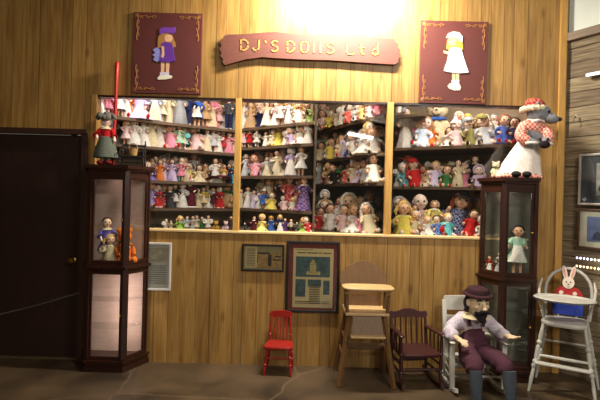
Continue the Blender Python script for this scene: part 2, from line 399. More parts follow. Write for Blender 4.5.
# fronts of the shelf sections in plan
SEC = {'L': ((-1.94, 4.72), (-.715, 5.65)), 'CL': ((-.69, 5.62), (.118, 4.92)), 'CR': ((.165, 6.05), (.77, 4.70)), 'R': ((1.0, 5.40), (1.96, 4.72))}
ZS = {'L': [2.285, 2.02, 1.68, 1.40, 1.20], 'CL': [2.30, 2.085, 1.765, 1.41, 1.20], 'CR': [2.35, 1.99, 1.708, 1.20], 'R': [2.46, 2.105, 1.69, 1.20]}
WIN = {'L': 'the window by the door', 'CL': 'the middle window before the post', 'CR': 'the middle window past the post', 'R': 'the window beside the corner'}
POLY = {
 'L': [(AX0 + .01, 4.72), SEC['L'][0], SEC['L'][1], (-.72, 6.21), (AX0 + .01, 5.29)],
 'CL': [SEC['CL'][0], SEC['CL'][1], (.118, 5.61), (-.69, 6.19)],
 'CR': [SEC['CR'][0], SEC['CR'][1], (.80, 4.70), (1.06, AY - .01), (.175, AY - .01)],
 'R': [SEC['R'][0], SEC['R'][1], (AX1 - .01, 4.72), (AX1 - .01, 5.44), (1.14, 6.09)]}
RANK = ['top', 'second', 'third', 'fourth', 'bottom']
def row_word(sec, i):
    n = len(ZS[sec]); return 'bottom' if i == n - 1 else RANK[i]
for sec in ZS:
    for i, z in enumerate(ZS[sec][:-1]):
        poly = POLY[sec]
        if sec == 'R' and i == 0:
            poly = [(1.0, 5.40), (1.32, 5.17), (1.32, 5.98), (1.14, 6.07)]
        b = MB(); b.slab(poly, z - .028, z)
        tag(b.build('display_shelf', SHELF, smooth=False), 'dark %s display shelf of dolls in %s' % (row_word(sec, i), WIN[sec]), 'shelf')
for nm, x0, y0, x1, y1, lab in (('post', -.703, 5.66, -.703, 5.70, ''), ('partition', .140, 4.93, .150, AY - .01, 'dark upright partition dividing the shelves in the middle window'), ('partition', .835, 4.72, 1.10, AY - .01, 'dark upright partition behind the yellow post beside the lamp reflection')):
    if nm == 'post':
        b = MB(); b.box((-.703, 5.66, 2.065), (.022, .07, 1.72)); tag(b.build('shelf_post', SHELF, smooth=False), 'slim dark post joining the shelves behind the first yellow mullion', 'post')
    else:
        b = MB(); b.bar((x0, y0, 2.065), (x1, y1, 2.065), .02, 1.72, bev=0); tag(b.build('shelf_partition', SHELF, smooth=False), lab, 'partition')
# ================================================================ SIGN, POSTERS, FRAMES
MAROON = mat('maroon_board', (104, 58, 48), .55, 0, .12, 6, .05, (3, 1, 12))
PMAR = mat('poster_maroon', (92, 40, 36), .6, 0, .06, 5)
GOLD = mat('gold_paint', (196, 150, 66), .5, 0, .1, 30)
LGOLD = mat('letter_gold', (176, 132, 66), .6, 0, .15, 30)
GOLD2 = mat('dull_gold_stencil', (150, 98, 48), .6, 0, .15, 30)
sg = thing('wooden_sign', 'long rough-edged maroon wooden sign with gold carved letters', 'sign', (0, 0, 0))
out = [(224, 36), (228, 34.6), (245, 34.2), (262, 32.6), (275, 31.8), (290, 33.2), (300, 34.2), (330, 35), (352, 34.8), (358, 35), (370, 37), (394, 38.6), (396, 42), (398.4, 44), (398, 47), (400.4, 50), (399.6, 53), (401, 56), (398.5, 59), (398.6, 62), (395, 64.6), (370, 63), (330, 60.2), (300, 59.4), (280, 58.4), (262, 57.2), (245, 59.6), (232, 63), (225, 65.2), (222.5, 62), (223.4, 59), (220.2, 56), (222, 53), (219.4, 49), (221.8, 46), (220, 42), (222.6, 40)]
b = MB(); b.prism([xz(x, y, WY - .04) for x, y in out], WY - .042, WY - .001); b.build('board', MAROON, sg, smooth=False)
# stencil strokes, cap height 1, for each letter: lists of polylines in (x, y)
LET = {
 'D': [[(0, 0), (0, .44)], [(0, .56), (0, 1)], [(.14, 1), (.42, .97), (.68, .78), (.72, .56)], [(.72, .44), (.68, .22), (.42, .03), (.14, 0)]],
 'J': [[(.62, 1), (.62, .3), (.5, .08)], [(.36, .02), (.12, .05), (0, .28)]],
 "'": [[(0, 1), (.06, .74)]],
 'S': [[(.66, .86), (.4, 1), (.12, .92), (.04, .74), (.14, .6), (.3, .53)], [(.42, .48), (.62, .4), (.68, .2), (.5, .04), (.24, 0), (0, .16)]],
 'O': [[(.3, 0), (.08, .1), (0, .4), (0, .6), (.08, .9), (.3, 1)], [(.44, 1), (.66, .9), (.74, .6), (.74, .4), (.66, .1), (.44, 0)]],
 'l': [[(0, 0), (0, 1)]],
 'L': [[(0, 1), (0, .14)], [(.06, 0), (.66, 0), (.66, .14)]],
 't': [[(.24, 1), (.24, .2), (.36, .03), (.58, .05)], [(0, .66), (.14, .66)], [(.34, .66), (.6, .66)]],
 'd': [[(.6, 1), (.6, .0)], [(.46, .56), (.2, .56), (.02, .34)], [(.02, .24), (.2, .02), (.46, .04)]]}
yb = lambda x: 51 + (x - 244) * .0355
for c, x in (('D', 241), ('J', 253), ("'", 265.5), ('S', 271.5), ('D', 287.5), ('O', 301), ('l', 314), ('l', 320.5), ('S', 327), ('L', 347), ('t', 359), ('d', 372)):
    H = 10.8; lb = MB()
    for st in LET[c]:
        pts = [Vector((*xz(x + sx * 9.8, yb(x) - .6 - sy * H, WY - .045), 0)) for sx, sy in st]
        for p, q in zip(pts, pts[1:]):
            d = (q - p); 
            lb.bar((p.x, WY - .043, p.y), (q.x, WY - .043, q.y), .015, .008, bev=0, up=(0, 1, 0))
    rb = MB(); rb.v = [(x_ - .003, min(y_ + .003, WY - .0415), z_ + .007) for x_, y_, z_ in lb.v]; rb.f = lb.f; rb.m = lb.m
    o = lb.build('letter', LGOLD, sg, smooth=False); rb.build('letter_shade', mat('shade_brown', (58, 30, 22), .7), o, smooth=False)  # dark brown offset copy paints the shade of the carved letters
def scroll(mb, cx, cz, sx, sz, s):
    """one corner of a stencilled scroll border: vine along both edges with curls, leaves and a corner rosette"""
    y = WY - .0225
    def C(pts, r): mb.tube([(cx + sx * a * s, y, cz + sz * c * s) for a, c in pts], r * s, 6)
    C([(.06 + .5 * i / 7, .07 + .02 * math.sin(i * 1.8)) for i in range(8)], .012)
    C([(.07 + .02 * math.sin(i * 1.8), .06 + .62 * i / 7) for i in range(8)], .012)
    for i in range(3):
        for fl in (0, 1):
            o = .16 + i * .16
            pts = [(o + .05 * math.cos(t) * (1 - t / 9), .075 + .05 * math.sin(t) * (1 - t / 9)) for t in [j * .7 for j in range(8)]]
            if fl: pts = [(c, a + .04) for a, c in pts]
            C(pts, .010)
    mb.ball((cx + sx * .055 * s, y, cz + sz * .055 * s), (.035 * s, .002, .035 * s), 8, 5)
    for a in range(5):
        mb.ball((cx + sx * (.055 + .04 * math.cos(a * 1.257)) * s, y, cz + sz * (.055 + .04 * math.sin(a * 1.257)) * s), (.018 * s, .002, .018 * s), 6, 4)
def poster(label, corners, figs):
    (x0, y0), (x1, y1) = corners
    p0 = at(x0, y0, WY); p1 = at(x1, y1, WY)
    r = thing('poster', label, 'poster', ((p0.x + p1.x) / 2, WY, p1.z), 0, 'maroon doll posters')
    off = Vector(((p0.x + p1.x) / 2, WY, p1.z))
    b = MB(); b.box(((p0.x + p1.x) / 2, WY - .0115, (p0.z + p1.z) / 2), (p1.x - p0.x, .021, p0.z - p1.z), bev=.002); o = b.build('board', PMAR, r, smooth=False, loc=-off)
    s = .36
    for sx, cx in ((1, p0.x + .012), (-1, p1.x - .012)):
        for sz, cz in ((-1, p0.z - .012), (1, p1.z + .012)): 
            b = MB(); scroll(b, cx, cz, sx, sz, s); b.build('corner_scroll', GOLD2, r, loc=-off)
    for i, (nm, colr, poly) in enumerate(figs):
        b = MB(); b.prism([xz(x, y, WY - .024) for x, y in poly], WY - .0245 - .0009 * i, WY - .0205); b.build(nm, mat('paint_' + str(colr), colr, .6, 0, .1, 60), r, smooth=False, loc=-off)
SKN = (226, 176, 140)
poster('maroon poster of painted girl in purple dress and hat', ((134.5, 12.8), (201, 95)), [
 ('painted_legs', SKN, [(161, 62), (164.6, 62), (164.4, 71), (163.4, 76), (160.4, 76), (161, 70)]),
 ('painted_legs', SKN, [(166, 62), (169.6, 62), (169, 72), (168, 76), (165.6, 76), (166, 70)]),
 ('painted_socks', (206, 196, 222), [(160, 72.4), (164, 72.4), (169.2, 71.5), (169, 76), (160, 76.5)]),
 ('painted_shoes', (232, 226, 206), [(157.6, 78), (160, 75.4), (164, 75.6), (168, 74.6), (172.4, 76), (171.6, 78.4), (165, 79.6), (158, 79.6)]),
 ('painted_bow', (140, 142, 214), [(153, 50), (156.4, 47.4), (159.4, 49), (161.4, 52), (160, 61), (157, 62), (153.4, 60), (155, 57), (152.6, 55), (155.6, 53)]),
 ('painted_hair', (166, 118, 62), [(158.2, 38), (160, 33), (166, 32), (172, 35), (175.4, 43), (175.8, 47), (173, 48), (171, 44), (164, 44), (161, 48), (157.6, 48), (158, 43)]),
 ('painted_face', SKN, [(165, 36), (168, 34.6), (172, 35.4), (173, 38.4), (171.6, 41.4), (168, 42.4), (165, 40.6)]),
 ('painted_dress', (98, 46, 152), [(161.6, 43.6), (166, 42), (172, 43.2), (173.4, 48), (174, 54), (175.4, 61), (170, 62.6), (162, 62.2), (159.6, 61), (161, 52)]),
 ('painted_arm', SKN, [(161.8, 46), (164.4, 47), (164.8, 55), (163.6, 58.4), (161.4, 57), (162.4, 53)]),
 ('painted_hat', (116, 58, 168), [(159.6, 32), (160.4, 29), (165, 27.4), (172, 28), (175.6, 27.6), (175.4, 32.4), (173, 34), (168, 33), (163.4, 33.4), (160.4, 35.4)])])
poster('maroon poster of painted blond girl in white dress and white hat', ((420.5, 21), (485.6, 105)), [
 ('painted_legs', SKN, [(452, 72), (455.4, 72), (455.4, 84), (452.6, 84)]),
 ('painted_legs', SKN, [(456, 72), (459.2, 72), (458.8, 84), (456.2, 84)]),
 ('painted_socks', (196, 206, 232), [(451.6, 80), (459.4, 80), (459, 85), (452, 85.4)]),
 ('painted_shoes', (236, 228, 196), [(447.6, 86), (450, 83.4), (454, 84), (459, 83.6), (460.8, 87), (460, 90.2), (454, 90.4), (449.4, 88.8)]),
 ('painted_hair', (214, 164, 66), [(447.2, 40), (452, 36), (459, 38), (462.8, 44), (463, 49.6), (459, 51.4), (455, 49), (450, 50.6), (446.4, 49)]),
 ('painted_face', SKN, [(448.4, 38.4), (454, 37), (456.4, 40), (455.4, 45), (451.4, 46.6), (448.2, 44)]),
 ('painted_arm', SKN, [(443.6, 50.6), (447, 51.6), (451, 50.6), (451, 53.4), (447, 54.6), (443.8, 53.4)]),
 ('painted_dress', (236, 234, 240), [(449.6, 48.4), (455, 47.6), (461, 48.8), (463.6, 58), (468.6, 72.6), (460, 73.4), (450, 72.4), (443.8, 71), (447.4, 60)]),
 ('painted_sash', (196, 206, 226), [(449, 54), (453, 55.4), (450, 71.6), (448.4, 71.2)]),
 ('painted_hat', (240, 236, 226), [(446.4, 38.4), (448, 34), (453, 31.8), (459, 32.8), (462.4, 37), (462, 43), (459.4, 41.4), (456.4, 38), (450, 37.4)])])
BLK = mat('black_frame', (28, 22, 20), .4); WHT = mat('white_frame', (214, 212, 208), .5, 0, .05)
def framed(label, corners, fw, fm, matc, bits, Y=WY, matw=0, tilt=0):
    (x0, y0), (x1, y1) = corners
    p0 = at(x0, y0, Y); p1 = at(x1, y1, Y); cx = (p0.x + p1.x) / 2; W = p1.x - p0.x; H = p0.z - p1.z
    r = thing('picture_frame', label, 'picture', (cx, WY, p1.z))
    b = MB(); b.box((0, -.011, fw / 2), (W, .021, fw), bev=.004); b.box((0, -.011, H - fw / 2), (W, .021, fw), bev=.004)
    for s in (-1, 1): b.box((s * (W / 2 - fw / 2), -.011, H / 2), (fw, .021, H - 2 * fw), bev=.004)
    b.build('frame', fm, r, smooth=False)
    b = MB(); b.box((0, -.006, H / 2), (W - 2 * fw, .008, H - 2 * fw)); b.build('mat_board', matc, r, smooth=False)
    lay = 0
    for nm, m, rects in bits:
        b = MB(); lay += 1
        for a0, c0, a1, c1 in rects:
            b.box(((a0 + a1) / 2 * W - W / 2, -.0105 - lay * .0005, H - (c0 + c1) / 2 * H), ((a1 - a0) * W, .001, (c1 - c0) * H))
        b.build(nm, m, r, smooth=False)
    b = MB(); b.box((0, -.0165, H / 2), (W - 2 * fw, .002, H - 2 * fw)); b.build('glass', GLASS, r, smooth=False)
    return r
PAPER = mat('old_newsprint', (196, 176, 128), .8, 0, .06, 12); INK = mat('faded_ink', (96, 82, 60), .8); PHOTO = mat('newspaper_photo', (60, 82, 84), .7, 0, .5, 30)
lines = [(.16 + .0 * i, .0, .3, .0) for i in range(0)]
cols = [(.44, .64 + i * .025, .64, .652 + i * .025) for i in range(10)] + [(.18, .84 + i * .025, .66, .85 + i * .025) for i in range(2)] + [(.68, .84 + i * .025, .82, .85 + i * .025) for i in range(2)]
framed('tall black framed newspaper page with dark red mat hung beside the natural wood high chair', ((287, 240.5), (338.5, 313)), .024, BLK, mat('dark_red_mat', (112, 44, 38), .7), [
 ('newspaper', PAPER, [(.13, .10, .88, .93)]),
 ('headline', INK, [(.2, .155, .36, .172), (.38, .155, .58, .172), (.6, .155, .66, .172), (.68, .155, .84, .172), (.16, .118, .5, .126)]),
 ('news_photograph', PHOTO, [(.18, .215, .82, .50), (.18, .535, .37, .78), (.70, .545, .82, .745), (.41, .535, .66, .635)]),
 ('photo_figure', mat('photo_highlight', (166, 150, 96), .7, 0, .4, 60), [(.44, .30, .56, .42), (.38, .42, .64, .47), (.47, .26, .53, .30)]),
 ('text_columns', INK, cols)])
framed('small black framed newspaper clipping hung beside the taller red-matted newspaper', ((242.5, 243.5), (284, 271.5)), .017, BLK, mat('grey_mat', (146, 132, 96), .7), [
 ('clipping', PAPER, [(.08, .1, .36, .88)]), ('photograph', mat('brown_photo', (150, 118, 70), .7, 0, .4, 40), [(.36, .3, .92, .88)]),
 ('photo_figure', mat('dark_photo', (52, 40, 38), .7, 0, .3, 40), [(.36, .3, .66, .37), (.62, .38, .70, .80), (.36, .38, .38, .7), (.78, .42, .92, .48), (.74, .55, .92, .6)]),
 ('text_columns', INK, [(.11, .18 + i * .06, .32, .2 + i * .06) for i in range(11)])])
framed('white framed grey certificate hung beside the glass cabinet by the door', ((145, 242), (171, 290.5)), .02, WHT, mat('grey_sheet', (182, 178, 168), .6), [
 ('picture', mat('soft_scene', (166, 158, 136), .6, 0, .3, 25), [(.16, .12, .86, .4)]),
 ('text_columns', mat('grey_ink', (112, 110, 106), .8), [(.2, .48 + i * .045, .82, .495 + i * .045) for i in range(9)])])
# pictures and light strings on the barn-board wall
def wall_frame(label, px0, py0, py1, wid, fw, fm, matm, inner, im, seed):
    a = wall_pt(px0, py0, .012); c = wall_pt(px0, py1, .012); H = a.z - c.z
    r = thing('picture_frame', label, 'picture', (c.x, c.y, c.z), WANG, 'framed pictures on the barn-board wall')
    W = wid; b = MB()
    b.box((W / 2, -.004, fw / 2), (W, .026, fw), bev=.004); b.box((W / 2, -.004, H - fw / 2), (W, .026, fw), bev=.004)
    for x in (fw / 2, W - fw / 2): b.box((x, -.004, H / 2), (fw, .026, H - 2 * fw), bev=.004)
    b.build('frame', fm, r, smooth=False)
    b = MB(); b.box((W / 2, .0, H / 2), (W - 2 * fw, .012, H - 2 * fw)); b.build('mat_board', matm, r, smooth=False)
    i = inner; b = MB(); b.box((W / 2, -.0075, H / 2 + i[2]), (W * i[0], .003, H * i[1])); b.build('picture', im[0], r, smooth=False)
    b = MB(); rr = random.Random(seed)
    for q in range(5):
        x = W / 2 + (rr.random() - .5) * W * i[0] * .7; z = H / 2 + i[2] - H * i[1] * rr.uniform(.05, .3); s = rr.uniform(.02, .05)
        b.prism([(x - s, z - s * .8), (x + s, z - s), (x + s * .8, z + s * .5), (x, z + s * .9), (x - s * .7, z + s * .4)], -.0105 - q * .0002, -.0085)
    b.build('picture_detail', im[1], r, smooth=False)
    b = MB(); b.box((W / 2, -.0145, H / 2), (W - 2 * fw, .002, H - 2 * fw)); b.build('glass', GLASS, r, smooth=False)
wall_frame('silver framed dark-matted picture above the blue landscape on the barn boards', 578.6, 154.5, 205, .62, .02, mat('silver_frame', (176, 172, 166), .4, .3), mat('charcoal_mat', (62, 66, 72), .8), (.5, .62, 0), (mat('bw_photo', (150, 146, 142), .6, 0, .5, 14), mat('bw_photo_dark', (40, 40, 42), .6)), 1)
wall_frame('brown framed snowy blue landscape below the silver frame on barn boards', 577.6, 208.5, 247.5, .60, .018, mat('brown_frame', (84, 58, 40), .5), mat('pale_mat', (190, 186, 170), .8), (.72, .62, 0), (mat('blue_landscape', (96, 108, 150), .6, 0, .35, 9), mat('landscape_dark', (52, 58, 82), .6, 0, .3, 20)), 2)
def light_string(label, px, py, cols, n, step):
    a = wall_pt(px, py, .024)
    r = thing('light_string', label, 'string lights', tuple(a), WANG, 'rows of small lights on barn boards')
    b = MB(); b.tube([(-.05, 0, 0)] + [(i * step, -.001, -.002 * (i % 2)) for i in range(n)] + [(n * step, 0, 0)], .0022, 5); b.build('wire', mat('dark_wire', (30, 26, 24), .5), r)
    for i in range(n):
        c = cols[i % len(cols)]
        b = MB(); b.ball((i * step + .01, -.010, -.001), (.0085, .0085, .010), 8, 6); b.build('bulb', emis('bulb_%s' % (c,), c, 3.2), r)
light_string('upper row of violet-white lights on barn boards below framed landscape', 576.6, 257.4, [(226, 204, 255), (236, 226, 255), (206, 190, 255), (255, 250, 255), (235, 255, 250), (255, 244, 226)], 18, .0315)
light_string('lower row of amber and coloured lights just above the rabbit high chair', 576.4, 265.6, [(255, 196, 130), (255, 220, 170), (255, 190, 120), (255, 230, 190), (255, 170, 90), (190, 210, 90), (255, 236, 200), (214, 190, 255)], 18, .0315)
p = wall_pt(575.5, 118.5, .02); r = thing('coat_hook', 'small pale metal hook screwed into the barn boards', 'hook', tuple(p), WANG)
b = MB(); b.tube([(0, .01, .02), (0, -.005, .018), (0, -.02, 0), (0, -.028, -.014), (0, -.022, -.026)], .005, 6); b.ball((0, .004, .02), (.012, .006, .016)); b.build('hook', STEEL, r)
p = wall_pt(587, 75.5, .02); r = thing('bright_streak', 'slim white glowing strip standing for a bright streak high on the barn boards', 'lamp', tuple(p), WANG)  # added glowing strip standing in for a bright gleam on the boards
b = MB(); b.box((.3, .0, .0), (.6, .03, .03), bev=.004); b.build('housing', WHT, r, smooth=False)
b = MB(); b.tube([(.01, -.024, -.004), (.59, -.024, -.004)], .012, 8); b.build('tube', emis('streak_glow', (235, 235, 255), 3.0), r)
# ================================================================ CURIO CABINETS
def curio(label, cx, bw, fw, d, H, mid, back_m, fill_u, fill_l, facing=0, cy=WY - .004):
    r = thing('curio_cabinet', label, 'cabinet', (cx, cy, 0), facing, 'bay-fronted glass cabinets')
    def ring(k, dz=0): # plan grown by k
        return [(-bw - k, 0), (-fw - k * .6, -d - k), (fw + k * .6, -d - k), (bw + k, 0)]
    b = MB(); b.slab(ring(.022), 0, .045); b.slab(ring(.012), .045, .075); b.slab(ring(.026), .075, .098); b.build('plinth', CEDAR, r, smooth=False)
    b = MB(); b.slab(ring(.004), mid - .03, mid - .012); b.slab(ring(.026), mid - .012, mid + .012); b.slab(ring(.004), mid + .012, mid + .026); b.build('waist_molding', CEDAR, r, smooth=False)
    b = MB(); b.slab(ring(0), H - .095, H - .05); b.slab(ring(.018), H - .05, H - .03); b.slab(ring(.034), H - .03, H); b.build('cornice', CEDAR, r, smooth=False)
    pts = [(-bw + .012, -.018), (-fw, -d + .012), (fw, -d + .012), (bw - .012, -.018)]
    for i, (x, y) in enumerate(pts):
        w = .042 if i in (1, 2) else .028
        ang = [0, -.35, .35, 0][i]
        b = MB(); b.box((x, y, (H) / 2 + .03), (w, .028 if i in (0, 3) else .034, H - .15), rot=(0, 0, ang), bev=.004); b.build('corner_post', CEDAR, r, smooth=False)
    zz = [(.098, mid - .03), (mid + .026, H - .095)]
    for tier, (z0, z1) in enumerate(zz):
        for i in range(3):
            a, c = Vector(pts[i] + (0,)), Vector(pts[i + 1] + (0,)); rail = MB()
            for z, hh in ((z0 + .016, .032), (z1 - .016, .032)):
                rail.bar(a + Vector((0, 0, z)), c + Vector((0, 0, z)), .022, hh, bev=.003)
            t = (c - a).normalized()
            for e, s in ((a, 1), (c, -1)):
                q = e + t * s * .028; rail.box((q.x, q.y, (z0 + z1) / 2), (.02, .02, z1 - z0), rot=(0, 0, math.atan2(t.y, t.x)), bev=.003)
            dr = rail.build('door' if i == 1 else 'side_frame', CEDAR, r, smooth=False)
            g = MB(); g.bar(a + Vector((0, 0, (z0 + z1) / 2)), c + Vector((0, 0, (z0 + z1) / 2)), .004, z1 - z0 - .05, bev=0); g.build('glass_pane', GLASS, dr, smooth=False)
            if i == 1:
                k = MB(); k.ball((c.x - .03, c.y - .02, (z0 + z1) / 2), .010, 8, 6); k.build('knob', BRASS, dr)
    b = MB(); b.box((0, -.006, H / 2 + .03), (2 * bw - .03, .008, H - .14)); b.build('back_panel', back_m, r, smooth=False)
    gs = mat('glass_shelf', (170, 190, 180), .15, 0, .03, 5)
    for z in (.36, .60):
        b = MB(); b.slab([(-bw + .03, -.02), (-fw + .01, -d + .04), (fw - .01, -d + .04), (bw - .03, -.02)], z - .004, z); b.build('glass_shelf', GLASS, r, smooth=False)
    if fill_l > 1:      # upright strip added behind the front post to brighten the back panel
        b = MB(); b.tube([(fw - .022, -d + .045, .16), (fw - .022, -d + .045, mid - .08)], .007, 8); b.build('added_strip', emis('added_cabinet_glow', (255, 220, 200), 4), r)
        l = bpy.data.lights.new('cabinet_fill_strip', 'AREA'); l.shape = 'RECTANGLE'; l.size, l.size_y = .012, mid - .3; l.energy = fill_l; l.color = (1, .80, .72)
        o = bpy.data.objects.new('cabinet_fill_strip', l); COL.objects.link(o); o.location = (cx + fw - .03, cy - d + .055, mid / 2 + .08); o.rotation_euler = (PI / 2, 0, .35); fill_l = 0
    for z, e in ((H - .1, fill_u), (mid - .035, fill_l)):
        if not e: continue
        b = MB(); b.lathe([(.028, 0), (.03, -.01), (.022, -.014)], 14, (0, -.12, z)); b.build('lamp', emis('added_cabinet_glow', (255, 220, 200), 4), r)  # small lamps added to brighten the cabinet inside
        l = bpy.data.lights.new('cabinet_fill', 'POINT'); l.energy = e; l.color = (1, .78, .68); l.shadow_soft_size = .03
        o = bpy.data.objects.new('cabinet_fill', l); COL.objects.link(o); o.location = (cx, cy - .12, z - .05)
    return r
BACKP = mat('pink_reflection_tint', (206, 178, 166), .7, 0, .08, 8, 0, (1, 1, 6))  # pale pink colour stands in for bright reflections in the panes
BACKG = mat('grey_lined_back', (120, 122, 112), .35, .3, .2, 8)
curio('glass curio cabinet beside the dark door with pink lower half lit by an added lamp', -1.655, .285, .158, .272, 1.785, .90, BACKP, .12, 1.35)
curio('glass curio cabinet by the corner with grey bonneted animal doll on top', 1.905, .25, .135, .27, 1.765, .885, BACKG, .25, .12)
# ================================================================ CHAIRS
def turned(mb, a, c, r, beads=(.3, .7), n=10, mi=0):
    """turned leg: slender swelling shaft with ring beads at the given fractions"""
    a, c = Vector(a), Vector(c); pr = []
    base = [(0, .72), (.08, .8), (.2, 1.0), (.35, 1.05), (.5, .95), (.65, 1.02), (.8, .95), (.92, .75), (1, .62)]
    ts = sorted(set([t for t, _ in base] + [x for bt in beads for x in (bt - .035, bt - .02, bt, bt + .02, bt + .035)]))
    def f(t):
        for (t0, r0), (t1, r1) in zip(base, base[1:]):
            if t0 <= t <= t1: return r0 + (r1 - r0) * (t - t0) / (t1 - t0)
        return .7
    pts, rads = [], []
    for t in ts:
        k = f(t)
        for bt in beads:
            if abs(t - bt) < .001: k *= 1.3
            elif abs(abs(t - bt) - .02) < .001: k *= 1.1
            elif abs(abs(t - bt) - .035) < .001: k *= .72
        pts.append(a.lerp(c, t)); rads.append(r * k)
    return mb.tube(pts, rads, n, mi)
def seat_slab(mb, w, d, z, t, rnd=.25, y0=0, n=24, front=1.0, back=.86):
    pts = []
    for i in range(n):
        a = 2 * PI * i / n; ca, sa = math.cos(a), math.sin(a)
        x = math.copysign(abs(ca) ** rnd, ca); y = math.copysign(abs(sa) ** rnd, sa)
        k = front + (back - front) * (y + 1) / 2
        pts.append((x * w / 2 * k, y0 + y * d / 2))
    prof = []
    for zz, s in ((z - t, .96), (z - t * .7, 1.0), (z - t * .25, 1.0), (z, .965)):
        prof.append([(x * s, (y - y0) * s + y0, zz) for x, y in pts])
    vs = [p for ring in prof for p in ring]; fs = []
    for i in range(3):
        for j in range(n): fs.append((i * n + j, i * n + (j + 1) % n, (i + 1) * n + (j + 1) % n, (i + 1) * n + j))
    fs += [tuple(range(n - 1, -1, -1)), tuple(3 * n + j for j in range(n))]
    return mb.add(vs, fs)
RED = mat('red_paint', (156, 32, 26), .35, 0, .08, 10)
def red_chair():
    p = at(278, 376, 4.31); r = thing('childs_chair', 'small bright red painted child chair with spindle back against the panelled wall', 'chair', (p.x, 4.42, 0), -.06)
    b = MB(); seat_slab(b, .265, .235, .252, .026, .35); b.build('seat', RED, r)
    for sx in (-1, 1):
        for sy in (-1, 1):
            b = MB(); turned(b, (sx * .095, sy * .08, .232), (sx * .118, sy * .112, 0), .0135, (.32, .6)); b.build('leg', RED, r)
    for sx in (-1, 1):
        b = MB(); b.tube([(sx * .106, -.096, .115), (sx * .106, .096, .115)], [.007, .007], 8); b.build('stretcher', RED, r)
    b = MB(); b.tube([(-.105, -.094, .15), (.105, -.094, .15)], [.008, .008], 8); b.build('stretcher', RED, r)
    for sx in (-1, 1):
        b = MB(); turned(b, (sx * .098, .092, .24), (sx * .082, .128, .49), .0105, (.25,)); b.build('back_post', RED, r)
    for i in range(5):
        x = -.06 + .03 * i; b = MB(); b.tube([(x, .095, .245), (x * .88, .113, .36), (x * .85, .127, .465)], [.0055, .0068, .005], 7); b.build('spindle', RED, r)
    b = MB(); poly = [(-.094, .452), (-.104, .49), (-.08, .508), (-.03, .515), (.03, .515), (.08, .508), (.104, .49), (.094, .452), (.04, .458), (-.04, .458)]
    b.prism(poly, .119, .136); b.build('crest_rail', RED, r)
red_chair()
OAK = mat('honey_oak', (118, 86, 52), .42, 0, .15, 5, .05, (14, 14, 1)); OAK2 = mat('pale_oak_edge', (200, 168, 118), .4, 0, .1, 6, 0, (1, 14, 14))
def wood_highchair():
    r = thing('high_chair', 'natural wood high chair with scalloped solid back and plain tray', 'high chair', (at(366.5, 388, 4.08).x, 4.30, 0), .0)
    for sx in (-1, 1):
        for sy in (-1, 1):
            b = MB(); b.bar((sx * .142, sy * .12, .585), (sx * .225, sy * .205, 0), .036, .036, bev=.006); b.build('leg', OAK, r, smooth=False)
    b = MB(); b.box((0, -.01, .592), (.365, .33, .024), bev=.006); b.build('seat', OAK2, r, smooth=False)
    ol = [(-.155, .56), (-.16, .70), (-.168, .77), (-.205, .80), (-.212, .835), (-.205, .87), (-.185, .895), (-.165, .905), (-.150, .935), (-.120, .958), (-.085, .968), (-.06, .985), (0, 1.0)]
    ol = ol + [(-x, z) for x, z in ol[-2::-1]]
    b = MB(); b.prism(ol, .125, .147)
    # lean the back slightly
    b.v = [(x, y + (z - .56) * .10, z) for x, y, z in b.v]; b.build('back', OAK, r, smooth=False)
    for sx in (-1, 1):
        b = MB(); b.bar((sx * .175, .15, .775), (sx * .175, -.175, .775), .034, .026, bev=.01); b.ball((sx * .175, -.18, .775), (.022, .022, .019)); b.build('arm', OAK2, r)
        b = MB(); b.tube([(sx * .165, -.15, .595), (sx * .172, -.155, .68), (sx * .175, -.155, .77)], [.014, .017, .013], 10); b.build('arm_post', OAK, r)
        b = MB(); b.tube([(sx * .165, .02, .595), (sx * .173, .02, .77)], [.011, .011], 8); b.build('arm_post', OAK, r)
    b = MB(); seat_slab(b, .425, .25, .826, .02, .5, -.16, front=1.0, back=1.0); b.build('tray', OAK2, r)
    b = MB(); pl = [(-.115, .575), (.115, .575), (.135, .43), (-.135, .43)]; b.prism(pl, -.165, -.15); b.v = [(x, y - (.575 - z) * .25, z) for x, y, z in b.v]; b.build('apron_panel', OAK, r, smooth=False)
    b = MB(); b.box((0, -.22, .425), (.285, .075, .018), bev=.005); b.build('footrest', OAK2, r, smooth=False)
    for z, y0 in ((.34, -.157), (.21, -.176)):
        k = .142 + (.585 - z) / .585 * .083
        b = MB(); b.bar((-k, y0 * .9 if z > .3 else .19, z), (k, y0 * .9 if z > .3 else .19, z), .016, .024, bev=.004); b.build('stretcher', OAK, r, smooth=False)
        for sx in (-1, 1):
            b = MB(); b.bar((sx * k, -.18, z + .03), (sx * k, .18, z + .03), .016, .022, bev=.004); b.build('stretcher', OAK, r, smooth=False)
wood_highchair()
def rocker(mb, x, y0, y1, w, t, rise):
    """curved runner from y0 (front) to y1 (back)"""
    n = 12
    for i in range(n):
        def P(t_):
            y = y0 + (y1 - y0) * t_; u = (t_ - .42) / .58
            return Vector((x, y, t / 2 + rise * u * u))
        mb.bar(P(i / n) - (P((i + 1) / n) - P(i / n)) * .08, P((i + 1) / n) + (P((i + 1) / n) - P(i / n)) * .08, w, t, bev=0)
    return mb
